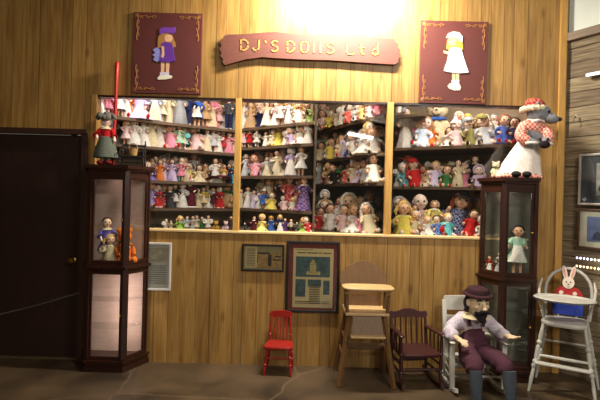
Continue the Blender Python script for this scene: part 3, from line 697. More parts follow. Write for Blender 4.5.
def rocking_chair(label, loc, rz, W, WB_, D, seat_z, top_z, arm_z, m, crest, spindles, slats, turned_legs=True, over=.08):
    r = thing('rocking_chair', label, 'rocking chair', loc, rz)
    hw, hb = W / 2, WB_ / 2
    for sx in (-1, 1):
        b = MB(); rocker(b, sx * (hw + hb) / 2, -D / 2 - over, D / 2 + over * 1.4, .026, .03, .05); b.build('rocker', m, r)
    b = MB(); seat_slab(b, W + .02, D + .03, seat_z, .03, .35, 0, back=WB_ / W); b.build('seat', m, r)
    lean = .16
    for sx in (-1, 1):
        b = MB()
        a, c = (sx * (hw - .005), -D / 2 + .01, .03), (sx * hw, -D / 2 + .012, arm_z)
        if turned_legs: turned(b, a, c, .0155, (.25, .62))
        else: b.bar(a, c, .04, .036, bev=.006)
        b.build('front_post', m, r)
        b = MB(); yb_ = D / 2
        pts = [(sx * hb, yb_ - .01, .035), (sx * hb, yb_, seat_z), (sx * hb, yb_ + (top_z - seat_z) * lean, top_z - .03)]
        if turned_legs: b.tube(pts, [.014, .016, .012], 9)
        else: b.bar(pts[0], pts[1], .036, .034, bev=.005); b.bar(pts[1], pts[2], .036, .03, bev=.005)
        b.build('back_post', m, r)
        b = MB(); ya = D / 2 + (arm_z - seat_z) * lean
        b.bar((sx * hb, ya, arm_z + .004), (sx * (hw + .008), -D / 2 - .025, arm_z + .010), .045, .02, bev=.008); b.ball((sx * (hw + .008), -D / 2 - .025, arm_z + .010), (.028, .024, .011)); b.build('arm', m, r)
        for i in range(3):
            t = .22 + .26 * i; y = -D / 2 + D * t; x = hw + (hb - hw) * t
            b = MB(); b.tube([(sx * x, y, seat_z - .01), (sx * x, y + .008, arm_z)], [.006, .006], 7); b.build('arm_spindle', m, r)
        for z in (seat_z * .42, seat_z * .68):
            b = MB(); b.tube([(sx * (hw - .004), -D / 2 + .01, z), (sx * hb, D / 2 - .005, z)], [.009, .009], 8); b.build('side_stretcher', m, r)
    for y, z, h in ((-D / 2 + .01, seat_z * .55, hw), (D / 2, seat_z * .5, hb)):
        b = MB(); b.tube([(-h, y, z), (0, y, z), (h, y, z)], [.009, .012, .009], 8); b.build('stretcher', m, r)
    def back_y(z): return D / 2 + (z - seat_z) * lean
    b = MB(); b.prism(crest, -.009, .009); b.v = [(x, y + back_y(z), z) for x, y, z in b.v]; b.build('crest_rail', m, r, smooth=False)
    for i in range(spindles):
        x = (-.5 + (i + .5) / spindles) * WB_ * .92; b = MB(); zt = crest[0][1] + .02
        b.tube([(x, back_y(seat_z) - .004, seat_z - .01), (x, back_y(seat_z + .1), seat_z + .09), (x, back_y(zt), zt)], [.0065, .0085, .006], 7); b.build('spindle', m, r)
    for z, h in slats:
        b = MB(); b.box((0, back_y(z), z), (WB_, .014, h), bev=.003); b.build('back_slat', m, r, smooth=False)
    return r
MARW = mat('dark_maroon_paint', (60, 27, 27), .38, 0, .15, 6, 0, (10, 10, 1))
h = .165
cr = [(-.16, .50), (-.176, .535), (-.165, .562), (-.125, .556), (-.09, .562), (-.05, .578), (0, .584), (.05, .578), (.09, .562), (.125, .556), (.165, .562), (.176, .535), (.16, .50), (.07, .512), (-.07, .512)]
rocking_chair('small dark maroon child rocking chair with spindle back beside the wood high chair', ((at(418.8, 388, 4.1).x), 4.26, 0), .12, .345, .315, .31, .285, .565, .43, MARW, cr, 6, [], True, .05)
WPAINT = mat('chalky_white_paint', (192, 190, 181), .45, 0, .08, 9)
cr2 = [(-.17, .60), (-.185, .70), (-.17, .718), (-.06, .722), (.06, .722), (.17, .718), (.185, .70), (.17, .60)]
rocking_chair('white painted rocking chair carrying the bearded dummy in maroon hat', (1.475, 4.185, 0), .02, .425, .36, .28, .24, .715, .40, WPAINT, cr2, 0, [(.53, .05), (.43, .05)], False, .07)
def white_highchair():
    m = WPAINT
    r = thing('high_chair', 'white painted high chair with hoop back, round tray and red jacketed rabbit', 'high chair', (2.235, 4.16, 0), math.radians(-33))
    for sx in (-1, 1):
        for sy in (-1, 1):
            b = MB(); turned(b, (sx * .15, sy * .125, .56), (sx * .24, sy * .20, 0), .0165, (.28, .56, .62)); b.build('leg', m, r)
    b = MB(); seat_slab(b, .37, .35, .585, .034, .6); b.build('seat', m, r)
    # bent hoop back
    def by(z): return .15 + (z - .585) * .16
    pts = [(-.165, by(.57), .57), (-.178, by(.70), .70), (-.178, by(.80), .80)]
    for i in range(1, 12):
        a = PI - PI * i / 12; pts.append((.178 * math.cos(a), by(.80 + .19 * math.sin(a)), .80 + .19 * math.sin(a)))
    pts += [(.178, by(.80), .80), (.178, by(.70), .70), (.165, by(.57), .57)]
    b = MB(); b.tube(pts, .0135, 10); b.build('hoop_back', m, r)
    for sx in (-1, 1):
        b = MB(); b.tube([(sx * .178, by(.74), .74), (sx * .192, .06, .745), (sx * .200, -.10, .755), (sx * .200, -.16, .76)], [.011, .012, .012, .012], 9); b.build('arm', m, r)
        b = MB(); turned(b, (sx * .155, -.05, .575), (sx * .196, -.06, .755), .0115, (.4,)); b.build('arm_post', m, r)
        b = MB(); b.tube([(sx * .202, -.02, .755), (sx * .210, .05, .84), (sx * .196, .10, .90)], [.011, .012, .008], 8); b.build('tray_lever', m, r)
        b = MB(); turned(b, (sx * .07, .145, .575), (sx * .075, by(.70), .70), .009, (.5,)); b.build('back_spindle', m, r)
    b = MB(); prof = [(.0, 0), (.20, 0), (.222, .006), (.23, .016), (.222, .024), (.205, .022), (.195, .012), (.0, .012)]
    b.lathe(prof, 32, (0, -.135, .765), sx=1.0, sy=.75, cap=False); b.build('tray', m, r)
    b = MB(); b.tube([(.232 * math.cos(a), -.135 + .232 * .75 * math.sin(a), .779) for a in [2 * PI * i / 36 for i in range(37)]], .0035, 6, cap=False); b.build('tray_band', mat('grey_band', (90, 92, 96), .4), r)
    for z, yy in ((.30, 1), (.245, 1)):
        k = .15 + (.56 - z) / .56 * .075; ky = .125 + (.56 - z) / .56 * .065
        b = MB()
        if z == .30: b.tube([(-k, -ky, z), (0, -ky - .004, z), (k, -ky, z)], [.010, .013, .010], 9)
        else: b.box((0, -ky - .03, z), (2 * k + .02, .07, .016), bev=.005)
        b.build('front_rail' if z == .30 else 'footrest', m, r)
        for sx in (-1, 1):
            b = MB(); b.tube([(sx * k, -ky, z - .01), (sx * k, ky, z - .01)], [.009, .009], 8); b.build('side_stretcher', m, r)
    k = .15 + (.56 - .36) / .56 * .075; ky = .125 + .2 / .56 * .065
    b = MB(); b.tube([(-k, ky, .36), (k, ky, .36)], [.009, .009], 8); b.build('back_stretcher', m, r)
    # painted cut-out rabbit on the back
    rb = MB(); y = lambda z: by(z) - .012
    def cut(nm, colr, poly, dy):
        b = MB(); b.prism(poly, -.012 - dy, -.002 - dy + .004); b.v = [(x, yy + by(z) - .0, z) for x, yy, z in b.v]; return b
    def ell(cx, cz, rx, rz, n=18, rot=0):
        return [(cx + rx * math.cos(a) * math.cos(rot) - rz * math.sin(a) * math.sin(rot), cz + rx * math.cos(a) * math.sin(rot) + rz * math.sin(a) * math.cos(rot)) for a in [2 * PI * i / n for i in range(n)]]
    fur = mat('rabbit_cream', (232, 216, 200), .7, 0, .05, 20)
    root = cut('b', None, [(-.115, .60), (.115, .60), (.12, .72), (.10, .80), (.04, .83), (-.04, .83), (-.10, .80), (-.12, .72)], 0)
    panel = root.build('rabbit_panel', mat('bright_blue_paint', (38, 62, 160), .5), r, smooth=False)
    cut('j', None, [(-.105, .735), (.105, .735), (.112, .78), (.08, .825), (.03, .84), (-.03, .84), (-.08, .825), (-.112, .78)], .005).build('red_jacket', mat('red_jacket_paint', (176, 38, 34), .5), panel, smooth=False)
    cut('s', None, ell(0, .742, .085, .028), .009).build('white_front', fur, panel, smooth=False)
    b = cut('h', None, ell(0, .872, .046, .050), .010)
    for sx in (-1, 1):
        b.add(*(lambda q: (q.v, q.f))(cut('e', None, ell(sx * .030, .955, .018, .060, rot=-sx * .22), .008)))
        b.add(*(lambda q: (q.v, q.f))(cut('p', None, ell(sx * .052, .785, .017, .016), .013)))
    b.build('rabbit_head', fur, panel, smooth=False)
    b = MB()
    for sx in (-1, 1): 
        q = cut('i', None, ell(sx * .031, .955, .008, .044, rot=-sx * .22), .0105); b.add(q.v, q.f)
    b.build('inner_ear', mat('ear_pink', (226, 150, 150), .6), panel, smooth=False)
    b = MB()
    for sx in (-1, 1):
        q = cut('y', None, ell(sx * .016, .878, .005, .007), .0135); b.add(q.v, q.f)
    q = cut('n', None, ell(0, .858, .007, .005), .0135); b.add(q.v, q.f)
    q = cut('m', None, [(-.014, .842), (0, .838), (.014, .842), (0, .834)], .0135); b.add(q.v, q.f)
    b.build('face_paint', mat('face_paint_dark', (80, 44, 40), .6), panel, smooth=False)
white_highchair()
# ================================================================ DOLLS
PAL = {'white': (222, 216, 208), 'cream': (214, 198, 164), 'pale pink': (234, 196, 196), 'pink': (222, 136, 158), 'coral': (222, 104, 88), 'red': (186, 32, 34), 'crimson': (164, 34, 58),
 'maroon': (88, 22, 34), 'orange': (222, 118, 38), 'gold': (200, 150, 56), 'yellow': (222, 202, 92), 'lime': (138, 176, 70), 'green': (56, 112, 62), 'mint': (166, 206, 180), 'teal': (46, 128, 132),
 'turquoise': (96, 186, 194), 'pale blue': (184, 202, 228), 'blue': (58, 98, 184), 'navy': (36, 42, 84), 'violet': (112, 98, 180), 'lavender': (198, 178, 214), 'purple': (92, 52, 126), 'grey': (146, 146, 148),
 'silver': (196, 196, 200), 'charcoal': (66, 66, 72), 'black': (26, 23, 26), 'tan': (186, 150, 106), 'brown': (102, 66, 42), 'peach': (232, 184, 150), 'olive': (132, 124, 70)}
HAIRC = {'blond': (208, 170, 92), 'brown': (84, 54, 32), 'black': (22, 18, 18), 'auburn': (138, 62, 32), 'grey': (150, 148, 146), 'white': (206, 200, 192), 'tan': (170, 128, 80)}
SKINS = [mat('doll_skin_%d' % i, c, .5, 0, .04, 12) for i, c in enumerate([(232, 188, 158), (238, 204, 180), (222, 172, 138), (240, 214, 198)])]
DARKSKIN = mat('doll_skin_dark', (112, 70, 48), .5, 0, .05, 12)
EYEM, LIP = mat('doll_eye', (30, 28, 40), .2, 0, 0), mat('doll_lip', (190, 70, 76), .5, 0, 0)
EYEZ = EYE
def hairm(c): return mat('hair_' + c, HAIRC[c], .7, 0, .3, 40, .4)
def shirring(rng): return rng.choice([5, 6, 7, 8, 9])
def make_doll(label, loc, rz, h, pose, dc, hc='brown', hat='', rng=R, name='doll', cat='doll', group=None, dark=False):
    r = thing(name, label, cat, loc, rz, group)
    skin = DARKSKIN if dark else rng.choice(SKINS)
    c = PAL[dc]; pat = rng.choice(['plain', 'plain', 'plain', 'dots', 'check']); c2 = tuple(min(255, int(v * .6 + 100)) for v in c)
    dm = fabric(c, pat, c2 if pat != 'plain' else None)
    trim = fabric(PAL[rng.choice(['white', 'cream', 'white'])])
    B, D = MB(), MB()
    sit = pose in ('si', 'wg', 'pl')
    hr = h * (.176 if sit else .102) * rng.uniform(.95, 1.08)
    hz = h - hr * (1.12 if not hat else 1.3)
    if pose in ('gn', 'xs', 'fg'): hz = h - hr * (1.2 if not hat else 1.45)
    tilt = rng.uniform(-.12, .12)
    hx = math.sin(tilt) * hr; hc_ = Vector((hx, -hr * .1, hz))
    nz_ = hz - hr * .95                                  # chin
    sh = nz_ - h * .03                                   # shoulder
    sw = h * (.118 if not sit else .185)
    if pose == 'pl':
        fm = mat('plush_' + dc, c, .95, 0, .2, 60, .5)
        B.lathe([(.03 * h, .62 * h), (.15 * h, .55 * h), (.21 * h, .35 * h), (.23 * h, .16 * h), (.17 * h, .02 * h), (.05 * h, .0)], 12)
        B.ball((0, -.02 * h, .75 * h), (.2 * h, .18 * h, .185 * h), 12, 8)
        B.ball((0, -.185 * h, .70 * h), (.09 * h, .08 * h, .07 * h), 8, 6)
        for s in (-1, 1):
            B.ball((s * .15 * h, 0, .92 * h), (.075 * h, .035 * h, .085 * h), 8, 6)
            B.tube([(s * .14 * h, -.02 * h, .52 * h), (s * .24 * h, -.10 * h, .36 * h), (s * .22 * h, -.2 * h, .26 * h)], [.06 * h, .065 * h, .06 * h], 8)
            B.ball((s * .22 * h, -.2 * h, .26 * h), .062 * h, 8, 6)
            B.tube([(s * .12 * h, -.05 * h, .1 * h), (s * .18 * h, -.22 * h, .085 * h), (s * .2 * h, -.34 * h, .085 * h)], [.085 * h, .085 * h, .08 * h], 8)
            B.ball((s * .2 * h, -.35 * h, .1 * h), (.085 * h, .06 * h, .1 * h), 8, 6)
            B.ball((s * .07 * h, -.185 * h, .79 * h), .02 * h, 6, 5, 1)
        B.ball((0, -.262 * h, .72 * h), (.028 * h, .02 * h, .02 * h), 6, 5, 1)
        B.build('body', [fm, EYEM], r)
        T = MB(); T.tube([(.145 * h * math.cos(a), -.02 * h + .15 * h * math.sin(a), .585 * h) for a in [2 * PI * i / 12 for i in range(13)]], .022 * h, 6, cap=False)
        for s in (-1, 1): T.ball((s * .06 * h, -.18 * h, .575 * h), (.06 * h, .02 * h, .035 * h), 6, 5)
        T.build('ribbon', fabric(PAL[rng.choice(['red', 'blue', 'pink', 'green'])]), r)
        return r
    # head with face
    B.ball(hc_, (hr * .92, hr * .94, hr), 12, 9)
    B.ball(hc_ + Vector((0, -hr * .95, -hr * .12)), (hr * .13, hr * .16, hr * .13), 6, 5)
    for s in (-1, 1):
        B.ball(hc_ + Vector((s * hr * .36, -hr * .82, hr * .08)), (hr * .13, hr * .09, hr * .15), 6, 5, 1)
        B.ball(hc_ + Vector((s * hr * .45, -hr * .70, -hr * .28)), (hr * .22, hr * .16, hr * .2), 6, 5)
        B.ball(hc_ + Vector((s * hr * .92, 0, -hr * .05)), (hr * .12, hr * .18, hr * .22), 6, 5)
    B.ball(hc_ + Vector((0, -hr * .83, -hr * .42)), (hr * .2, hr * .08, hr * .07), 6, 5, 2)
    B.tube([(hx, 0, hz - hr * .6), (0, 0, sh - h * .02)], [hr * .42, hr * .46], 8)
    hip = h * (.06 if sit else .44)
    # arms: shoulder, elbow, hand
    def arm(s, el, ha, rad):
        a = Vector((s * sw * .82, 0, sh - h * .02))
        B.tube([a, el, ha], [rad * 1.0, rad * 1.1, rad * .75], 7); B.ball(ha + (ha - el).normalized() * rad * .8, (rad * 1.0, rad * 1.1, rad * 1.15), 7, 5)
        th = ha + Vector((-s * rad * 1.1, -rad * .3, rad * .3)); B.tube([ha, th], [rad * .4, rad * .35], 5)
        D.tube([a + Vector((-s * sw * .15, 0, 0)), a.lerp(el, .35), a.lerp(el, .95), el.lerp(ha, .35)], [rad * 1.3, rad * 1.9, rad * 1.6, (rad * 1.4 + .02)], 8)
    al = h * (.17 if not sit else .20)
    for s in (-1, 1):
        q = rng.uniform(.25, .7); fwd = rng.uniform(.2, .8)
        el = Vector((s * (sw * .9 + al * q * .7), -al * .15, sh - h * .02 - al * (.75)))
        ha = el + Vector((s * al * rng.uniform(-.4, .3), -al * fwd, -al * rng.uniform(.1, .7) + (al * .7 if rng.random() < .15 else 0)))
        arm(s, el, ha, h * (.028 if not sit else .042))
    sho = []
    if sit:
        spread = rng.uniform(.1, .2) * h; ll = h * (.42 if pose == 'si' else .36)
        for s in (-1, 1):
            k = Vector((s * (h * .08 + spread * .5), -ll * .5, h * .10)); f = Vector((s * (h * .09 + spread), -ll, h * .055))
            B.tube([(s * h * .08, 0, h * .08), k, f], [h * .07, h * .062, h * .048], 8)
            sho.append(MB().ball(f + Vector((s * .01 * h, -h * .02, h * .035)), (h * .05, h * .05, h * .075), 8, 6))
    elif pose in ('st', 'pt'):
        for s in (-1, 1):
            x = s * h * .055
            B.tube([(x, 0, h * .45), (x * 1.1, -h * .008, h * .24), (x * 1.15, 0, h * .03)], [h * .046, h * .038, h * .03], 8)
            sho.append(MB().ball((x * 1.15, -h * .025, h * .024), (h * .034, h * .06, h * .025), 8, 6))
    B.tube([(0, 0, sh), (0, 0, (sh + hip) / 2), (0, 0, hip)], [sw * .72, sw * .62, sw * .75], 9)
    B.build('body', [skin, EYEM, LIP], r)
    shm = fabric(PAL[rng.choice(['white', 'white', 'black', 'brown', 'red'])])
    for q in sho: q.build('shoe', shm, r)
    # dress
    n = 18 if h > .14 else 14; k = shirring(rng)
    if pose in ('st',): prof = [(sw * .45, sh + h * .012), (sw * .92, sh - h * .012), (sw * .86, sh - h * .10), (sw * .78, sh - h * .17), (sw * 1.15, h * .42), (sw * 1.55, h * .32), (sw * 1.75, h * .25), (sw * 1.7, h * .245), (sw * .8, h * .34)]
    elif pose == 'pt': prof = [(sw * .45, sh + h * .012), (sw * .95, sh - h * .012), (sw * .92, sh - h * .10), (sw * .88, sh - h * .20), (sw * .92, h * .44), (sw * .5, h * .43)]
    elif pose in ('gn', 'fg', 'xs'):
        g = rng.uniform(1.8, 2.3); prof = [(sw * .45, sh + h * .012), (sw * .95, sh - h * .012), (sw * .85, sh - h * .10), (sw * .80, sh - h * .18), (sw * 1.25, h * .40), (sw * g * .8, h * .2), (sw * g, h * .012), (sw * g * .97, 0), (sw * .8, 0.01 * h)]
    elif pose == 'wg': prof = [(sw * .45, sh + h * .015), (sw * .9, sh - h * .015), (sw * .85, sh - h * .14), (sw * .85, sh - h * .22), (sw * 1.6, h * .2), (sw * 2.3, h * .08), (sw * 2.6, h * .012), (sw * 2.5, 0), (sw, .0)]
    else: prof = [(sw * .45, sh + h * .015), (sw * .95, sh - h * .015), (sw * 1.0, sh - h * .14), (sw * 1.1, sh - h * .28), (sw * 1.45, h * .12), (sw * 1.6, h * .04), (sw * 1.5, 0), (sw * .5, 0)]
    D.lathe(prof, n, wave=.10 if pose != 'pt' else 0, k=k, sy=.82 if not sit else 1.0)
    if pose == 'pt':
        T = MB()
        for s in (-1, 1): T.tube([(s * h * .05, 0, h * .47), (s * h * .058, 0, h * .25), (s * h * .063, 0, h * .06)], [h * .062, h * .05, h * .046], 8)
        T.ball((0, 0, h * .46), (sw * .92, sw * .75, h * .05), 10, 6); T.build('trousers', fabric(PAL[rng.choice(['navy', 'black', 'grey', 'brown'])]), r)
    D.build('dress' if pose not in ('pt', 'xs') else ('shirt' if pose == 'pt' else 'robe'), dm, r)
    # collar / apron / sash
    q = rng.random()
    if pose != 'fg' and q < .55:
        A = MB(); A.lathe([(sw * .4, sh + h * .02), (sw * .8, sh + h * .0), (sw * 1.05, sh - h * .035), (sw * .98, sh - h * .03), (sw * .5, sh)], 14, wave=.08, k=7, sy=.9); A.build('collar', trim, r)
    if pose in ('st', 'gn') and q > .6:
        pr = prof[3:-2]; A = MB(); vs, fs = [], []; m_ = 7
        for i, (rr, z) in enumerate(pr):
            for j in range(m_):
                a = -PI / 2 + (j / (m_ - 1) - .5) * 1.7; rr2 = rr * 1.07 * (1 + .10 * (i / len(pr))); vs.append((rr2 * math.cos(a), rr2 * math.sin(a) * .82 - .004 * h, z + h * .015))
        L_ = len(vs); vs += [(x * .97, y * .97, z) for x, y, z in vs]
        for i in range(len(pr) - 1):
            for j in range(m_ - 1):
                a = i * m_ + j; fs.append((a, a + 1, a + m_ + 1, a + m_)); fs.append((a + L_, a + m_ + L_, a + m_ + 1 + L_, a + 1 + L_))
        A.add(vs, fs); A.build('apron', trim, r)
    # hair
    if hc in HAIRC:
        Hh = MB(); up = Vector((0, hr * .12, hr * .10)); style = rng.choice(['long', 'curl', 'bob', 'tails'])
        n_, m_ = 12, 6; vs = [hc_ + up + Vector((0, 0, hr * 1.06))]; fs = []
        for i in range(1, m_ + 1):
            for j in range(n_):
                a = 2 * PI * j / n_; front = max(0, -math.sin(a)); t = (PI * .62 if front < .35 else PI * (.62 - .36 * min(1, (front - .35) / .4))) * i / m_
                rr = hr * 1.08 * (1 + .04 * math.cos(5 * a))
                vs.append(hc_ + up + Vector((rr * math.sin(t) * math.cos(a), rr * math.sin(t) * math.sin(a), rr * math.cos(t))))
        fs += [(0, 1 + j, 1 + (j + 1) % n_) for j in range(n_)]
        for i in range(m_ - 1):
            for j in range(n_): fs.append((1 + i * n_ + j, 1 + (i + 1) * n_ + j, 1 + (i + 1) * n_ + (j + 1) % n_, 1 + i * n_ + (j + 1) % n_))
        fs.append(tuple(1 + (m_ - 1) * n_ + j for j in range(n_ - 1, -1, -1)))
        Hh.add(vs, fs)
        for s in (-1, 1):
            if style == 'long': Hh.tube([hc_ + Vector((s * hr * .88, hr * .1, hr * .3)), hc_ + Vector((s * hr * 1.05, hr * .1, -hr * .5)), hc_ + Vector((s * hr * 1.0, 0, -hr * 1.5))], [hr * .25, hr * .34, hr * .16], 7)
            elif style == 'curl':
                for i in range(4): Hh.ball(hc_ + Vector((s * hr * (.92 + .05 * (i % 2)), hr * (.15 - .05 * i), hr * (.35 - .36 * i))), hr * .27, 7, 5)
            elif style == 'tails':
                Hh.ball(hc_ + Vector((s * hr * 1.04, 0, hr * .1)), hr * .3, 7, 5); Hh.tube([hc_ + Vector((s * hr * 1.04, 0, hr * .1)), hc_ + Vector((s * hr * 1.4, -hr * .1, -hr * .5)), hc_ + Vector((s * hr * 1.3, -hr * .1, -hr * 1.1))], [hr * .25, hr * .28, hr * .1], 7)
        if style in ('long', 'bob'): Hh.tube([hc_ + Vector((0, hr * .7, hr * .2)), hc_ + Vector((0, hr * .85, -hr * .5)), hc_ + Vector((0, hr * .7, -hr * (1.3 if style == 'long' else .8)))], [hr * .6, hr * .62, hr * .3], 8)
        Hh.build('hair', hairm(hc), r)
    # hats
    if hat:
        kind, col = hat.split(':'); T = MB(); hm = fabric(PAL[col])
        if kind == 'bonnet':
            T.lathe([(0, hr * 1.02), (hr * .5, hr * .98), (hr * .95, hr * .6), (hr * 1.12, hr * .0), (hr * 1.02, -hr * .5), (hr * .7, -hr * .6)], 14, hc_ + Vector((0, hr * .32, hr * .12)), cap=False)
            T.tube([hc_ + Vector((hr * 1.12 * math.cos(a), -hr * .32, hr * .05 + hr * 1.15 * math.sin(a))) for a in [-.7 + (PI + 1.4) * i / 12 for i in range(13)]], [hr * (.22 + .05 * (i % 2)) for i in range(13)], 7)
        elif kind == 'brim':
            T.lathe([(0, hr * .75), (hr * .55, hr * .72), (hr * .72, hr * .5), (hr * .8, hr * .05), (hr * 1.75, -hr * .08), (hr * 1.75, -hr * .16), (hr * .8, -hr * .08)], 16, hc_ + Vector((0, .05 * hr, hr * .55)), cap=False)
        elif kind == 'cone':
            T.lathe([(hr * .03, hr * 1.3), (hr * .35, hr * .75), (hr * .7, hr * .2), (hr * .98, -hr * .2)], 12, hc_ + Vector((0, .08 * hr, hr * .55)), cap=False, lean=(.12, .1))
            T.ball(hc_ + Vector((0, .08 * hr, hr * 1.9)), hr * .22, 7, 5); 
        elif kind == 'cap':
            T.ball(hc_ + Vector((0, hr * .1, hr * .45)), (hr * 1.05, hr * 1.05, hr * .72), 12, 7); T.ball(hc_ + Vector((0, -hr * .85, hr * .35)), (hr * .6, hr * .5, hr * .1), 8, 5)
        T.build('hat' if kind != 'bonnet' else 'bonnet', hm, r)
    if pose == 'xs':
        W = fabric(PAL['white']); T = MB()
        for i in range(5): T.ball(hc_ + Vector((hr * (.75 * math.cos(PI + PI * i / 4)), -hr * .62, -hr * .35 - hr * .55 * math.sin(PI * i / 4))), hr * .36, 7, 5)
        T.ball(hc_ + Vector((0, -hr * .55, -hr * 1.1)), (hr * .55, hr * .35, hr * .65), 8, 6); T.build('beard', W, r)
        T = MB(); T.tube([(sw * 1.95 * math.cos(a), .82 * sw * 1.95 * math.sin(a), h * .03) for a in [2 * PI * i / 16 for i in range(17)]], h * .03, 7, cap=False)
        T.tube([hc_ + Vector((hr * 1.0 * math.cos(a), hr * 1.0 * math.sin(a) + .08 * hr, hr * .42)) for a in [2 * PI * i / 14 for i in range(15)]], hr * .2, 6, cap=False); T.build('fur_trim', W, r)
        T = MB(); T.tube([(sw * .9 * math.cos(a), .85 * sw * .9 * math.sin(a), sh - h * .19) for a in [2 * PI * i / 14 for i in range(15)]], h * .022, 6, cap=False); T.build('belt', fabric(PAL['black']), r)
    return r
ORD = ['first', 'second', 'third', 'fourth', 'fifth', 'sixth', 'seventh', 'eighth', 'ninth', 'tenth', 'eleventh', 'twelfth', 'thirteenth', 'fourteenth', 'fifteenth', 'sixteenth', 'seventeenth', 'eighteenth', 'nineteenth', 'twentieth', 'twenty-first', 'twenty-second', 'twenty-third', 'twenty-fourth', 'twenty-fifth', 'twenty-sixth']
SECW = {'L': 'window by door', 'CL': 'middle window before post', 'CR': 'middle window past post', 'R': 'window by corner'}
KINDW = {'st': '%s dress', 'gn': '%s gown', 'pt': '%s shirt', 'si': '%s clothes', 'wg': 'spreading %s gown', 'fg': '%s gown', 'xs': '%s robe'}
FRONT = {('L', 4): ((-2, 4.74), (-.6, 4.74)), ('CL', 4): ((-.7, 4.78), (.2, 4.78)), ('R', 3): ((.8, 4.86), (2.1, 4.86)), ('CR', 3): ((.12, 5.45), (.8, 4.84)), ('R', 0): ((.8, 5.2), (1.4, 5.2))}
GROW = {('L', 0): 1.05, ('L', 1): 1.14, ('L', 2): 1.25, ('L', 3): 1.18, ('L', 4): 1.2, ('CL', 0): 1.08, ('CR', 0): 1.2, ('CR', 1): 1.18, ('CR', 2): 1.2, ('CR', 3): 1.22, ('R', 0): 1.0, ('R', 1): 1.14, ('R', 2): 1.2, ('R', 3): 1.16}
FILL = {('L', 1): 4, ('L', 2): 4, ('L', 3): 3, ('CL', 0): 2, ('CL', 1): 3, ('CL', 2): 3, ('CL', 3): 2, ('CR', 0): 3, ('CR', 1): 4, ('CR', 2): 4, ('R', 1): 3, ('R', 2): 4, ('R', 3): 3}
FOOT = {'st': .17, 'pt': .13, 'gn': .2, 'fg': .2, 'xs': .22, 'si': .22, 'wg': .30, 'pl': .25}; PACK = .70
def place_row(sec, i, spec):
    items = []; placed = []
    for tok in spec.strip().split('\n'):
        t = [x.strip() for x in tok.split(',')]
        items.append((float(t[0]), float(t[1]) * GROW.get((sec, i), 1.12), t[2], t[3], t[4] if len(t) > 4 else '', t[5] if len(t) > 5 else '', float(t[6]) if len(t) > 6 else 0))
    items.sort(key=lambda t: t[0]); n0 = len(items); lo, hi = items[0][0], items[-1][0]; mh = sorted(t[1] for t in items)[n0 * 2 // 3]
    for q in range(FILL.get((sec, i), 0)):      # taller dolls standing behind the front rank
        m_ = FILL[(sec, i)]
        items.append((lo + (hi - lo) * (q + .5 + R.uniform(-.3, .3)) / m_, mh * R.uniform(1.0, 1.15), R.choice(['gn', 'st', 'gn', 'si']), R.choice(['white', 'pale pink', 'cream', 'silver', 'peach', 'lavender', 'coral', 'tan', 'pale blue', 'grey']), R.choice(['brown', 'blond', 'auburn', 'black', 'tan']), R.choice(['', '', 'bonnet:white', 'brim:cream']), .2))
    items.sort(key=lambda t: t[0]); z = ZS[sec][i] + .001
    A, Bp = FRONT.get((sec, i), SEC[sec]); A, Bp = Vector(A), Vector(Bp)
    for k, (px, hp, pose, dc, hc, hat, extra) in enumerate(items):
        Y = 5.0
        for _ in range(3):
            py = 200 - ((z + .08 - EYEZ) / Y * F + HOR); u, v = uv(px, py); s = u / F
            # (s*Y, Y) on line A-B
            d = Bp - A; den = s * d.y - d.x
            t = (A.x - s * A.y) / den if abs(den) > 1e-6 else 0
            Y = max(4.70, A.y + t * d.y)
        h = hp * Y / F
        off = {'si': .42 * h * .75 + .02, 'wg': .3 * h + .03, 'pl': .36 * h + .01}.get(pose, .05 + .08 * h) + extra
        for step in range(24):
            Yp = Y + off + step * .02; hh = hp * Yp / F; rad = FOOT.get(pose, .2) * hh; xx = s * Yp
            if sec == 'CR': xx = max(.165 + rad * 1.1, min(xx, .835 + (Yp - rad - 4.72) * .156 - .03 - (rad * 1.4 + .02)))
            if sec == 'R': xx = max(xx, .835 + (Yp + rad - 4.72) * .156 + .03 + (rad * 1.4 + .02))
            if sec == 'CL': xx = min(xx, .125 - rad * 1.1)
            bk = {'R': 6.1 - .533 * (xx - 1.14), 'L': 5.30 + .667 * (xx - AX0), 'CL': 6.2 - .72 * (xx + .68)}.get(sec, AY) - .06 - rad * 1.5
            if Yp > bk: Yp = bk; hh = hp * Yp / F
            yy = Yp - (.15 * hh if pose in ('si', 'pl') else 0)
            if all((xx - a) ** 2 + (yy - c) ** 2 > ((rad + q) * PACK) ** 2 for a, c, q in placed) or step == 23: break
        placed.append((xx, yy, rad))
        n = ORD[k]; row = row_word(sec, i)
        if pose == 'pl': lab = '%s plush animal, %s from door, %s shelf, %s' % (dc, n, row, SECW[sec])
        elif pose == 'xs': lab = 'white-bearded doll in %s robe, %s from door, %s shelf, %s' % (dc, n, row, SECW[sec])
        else:
            hw = {'': 'bald', 'black': 'black-haired', 'brown': 'brown-haired', 'auburn': 'auburn', 'grey': 'grey-haired', 'white': 'white-haired', 'tan': 'tan-haired'}.get(hc, hc)
            lab = '%s doll in %s, %s from door, %s shelf, %s' % (hw, KINDW[pose] % dc, n, row, SECW[sec])
        rz = R.uniform(-.3, .3) - .25 * s * 2
        dl = make_doll(lab, (xx, Yp, z), rz, hh, pose, dc, hc, hat, R, name='plush_animal' if pose == 'pl' else 'doll', cat='toy' if pose == 'pl' else 'doll', group='dolls on the %s shelf of %s' % (row, WIN[sec]))
        if pose == 'si': dl.rotation_euler.y = R.uniform(-.24, .24)
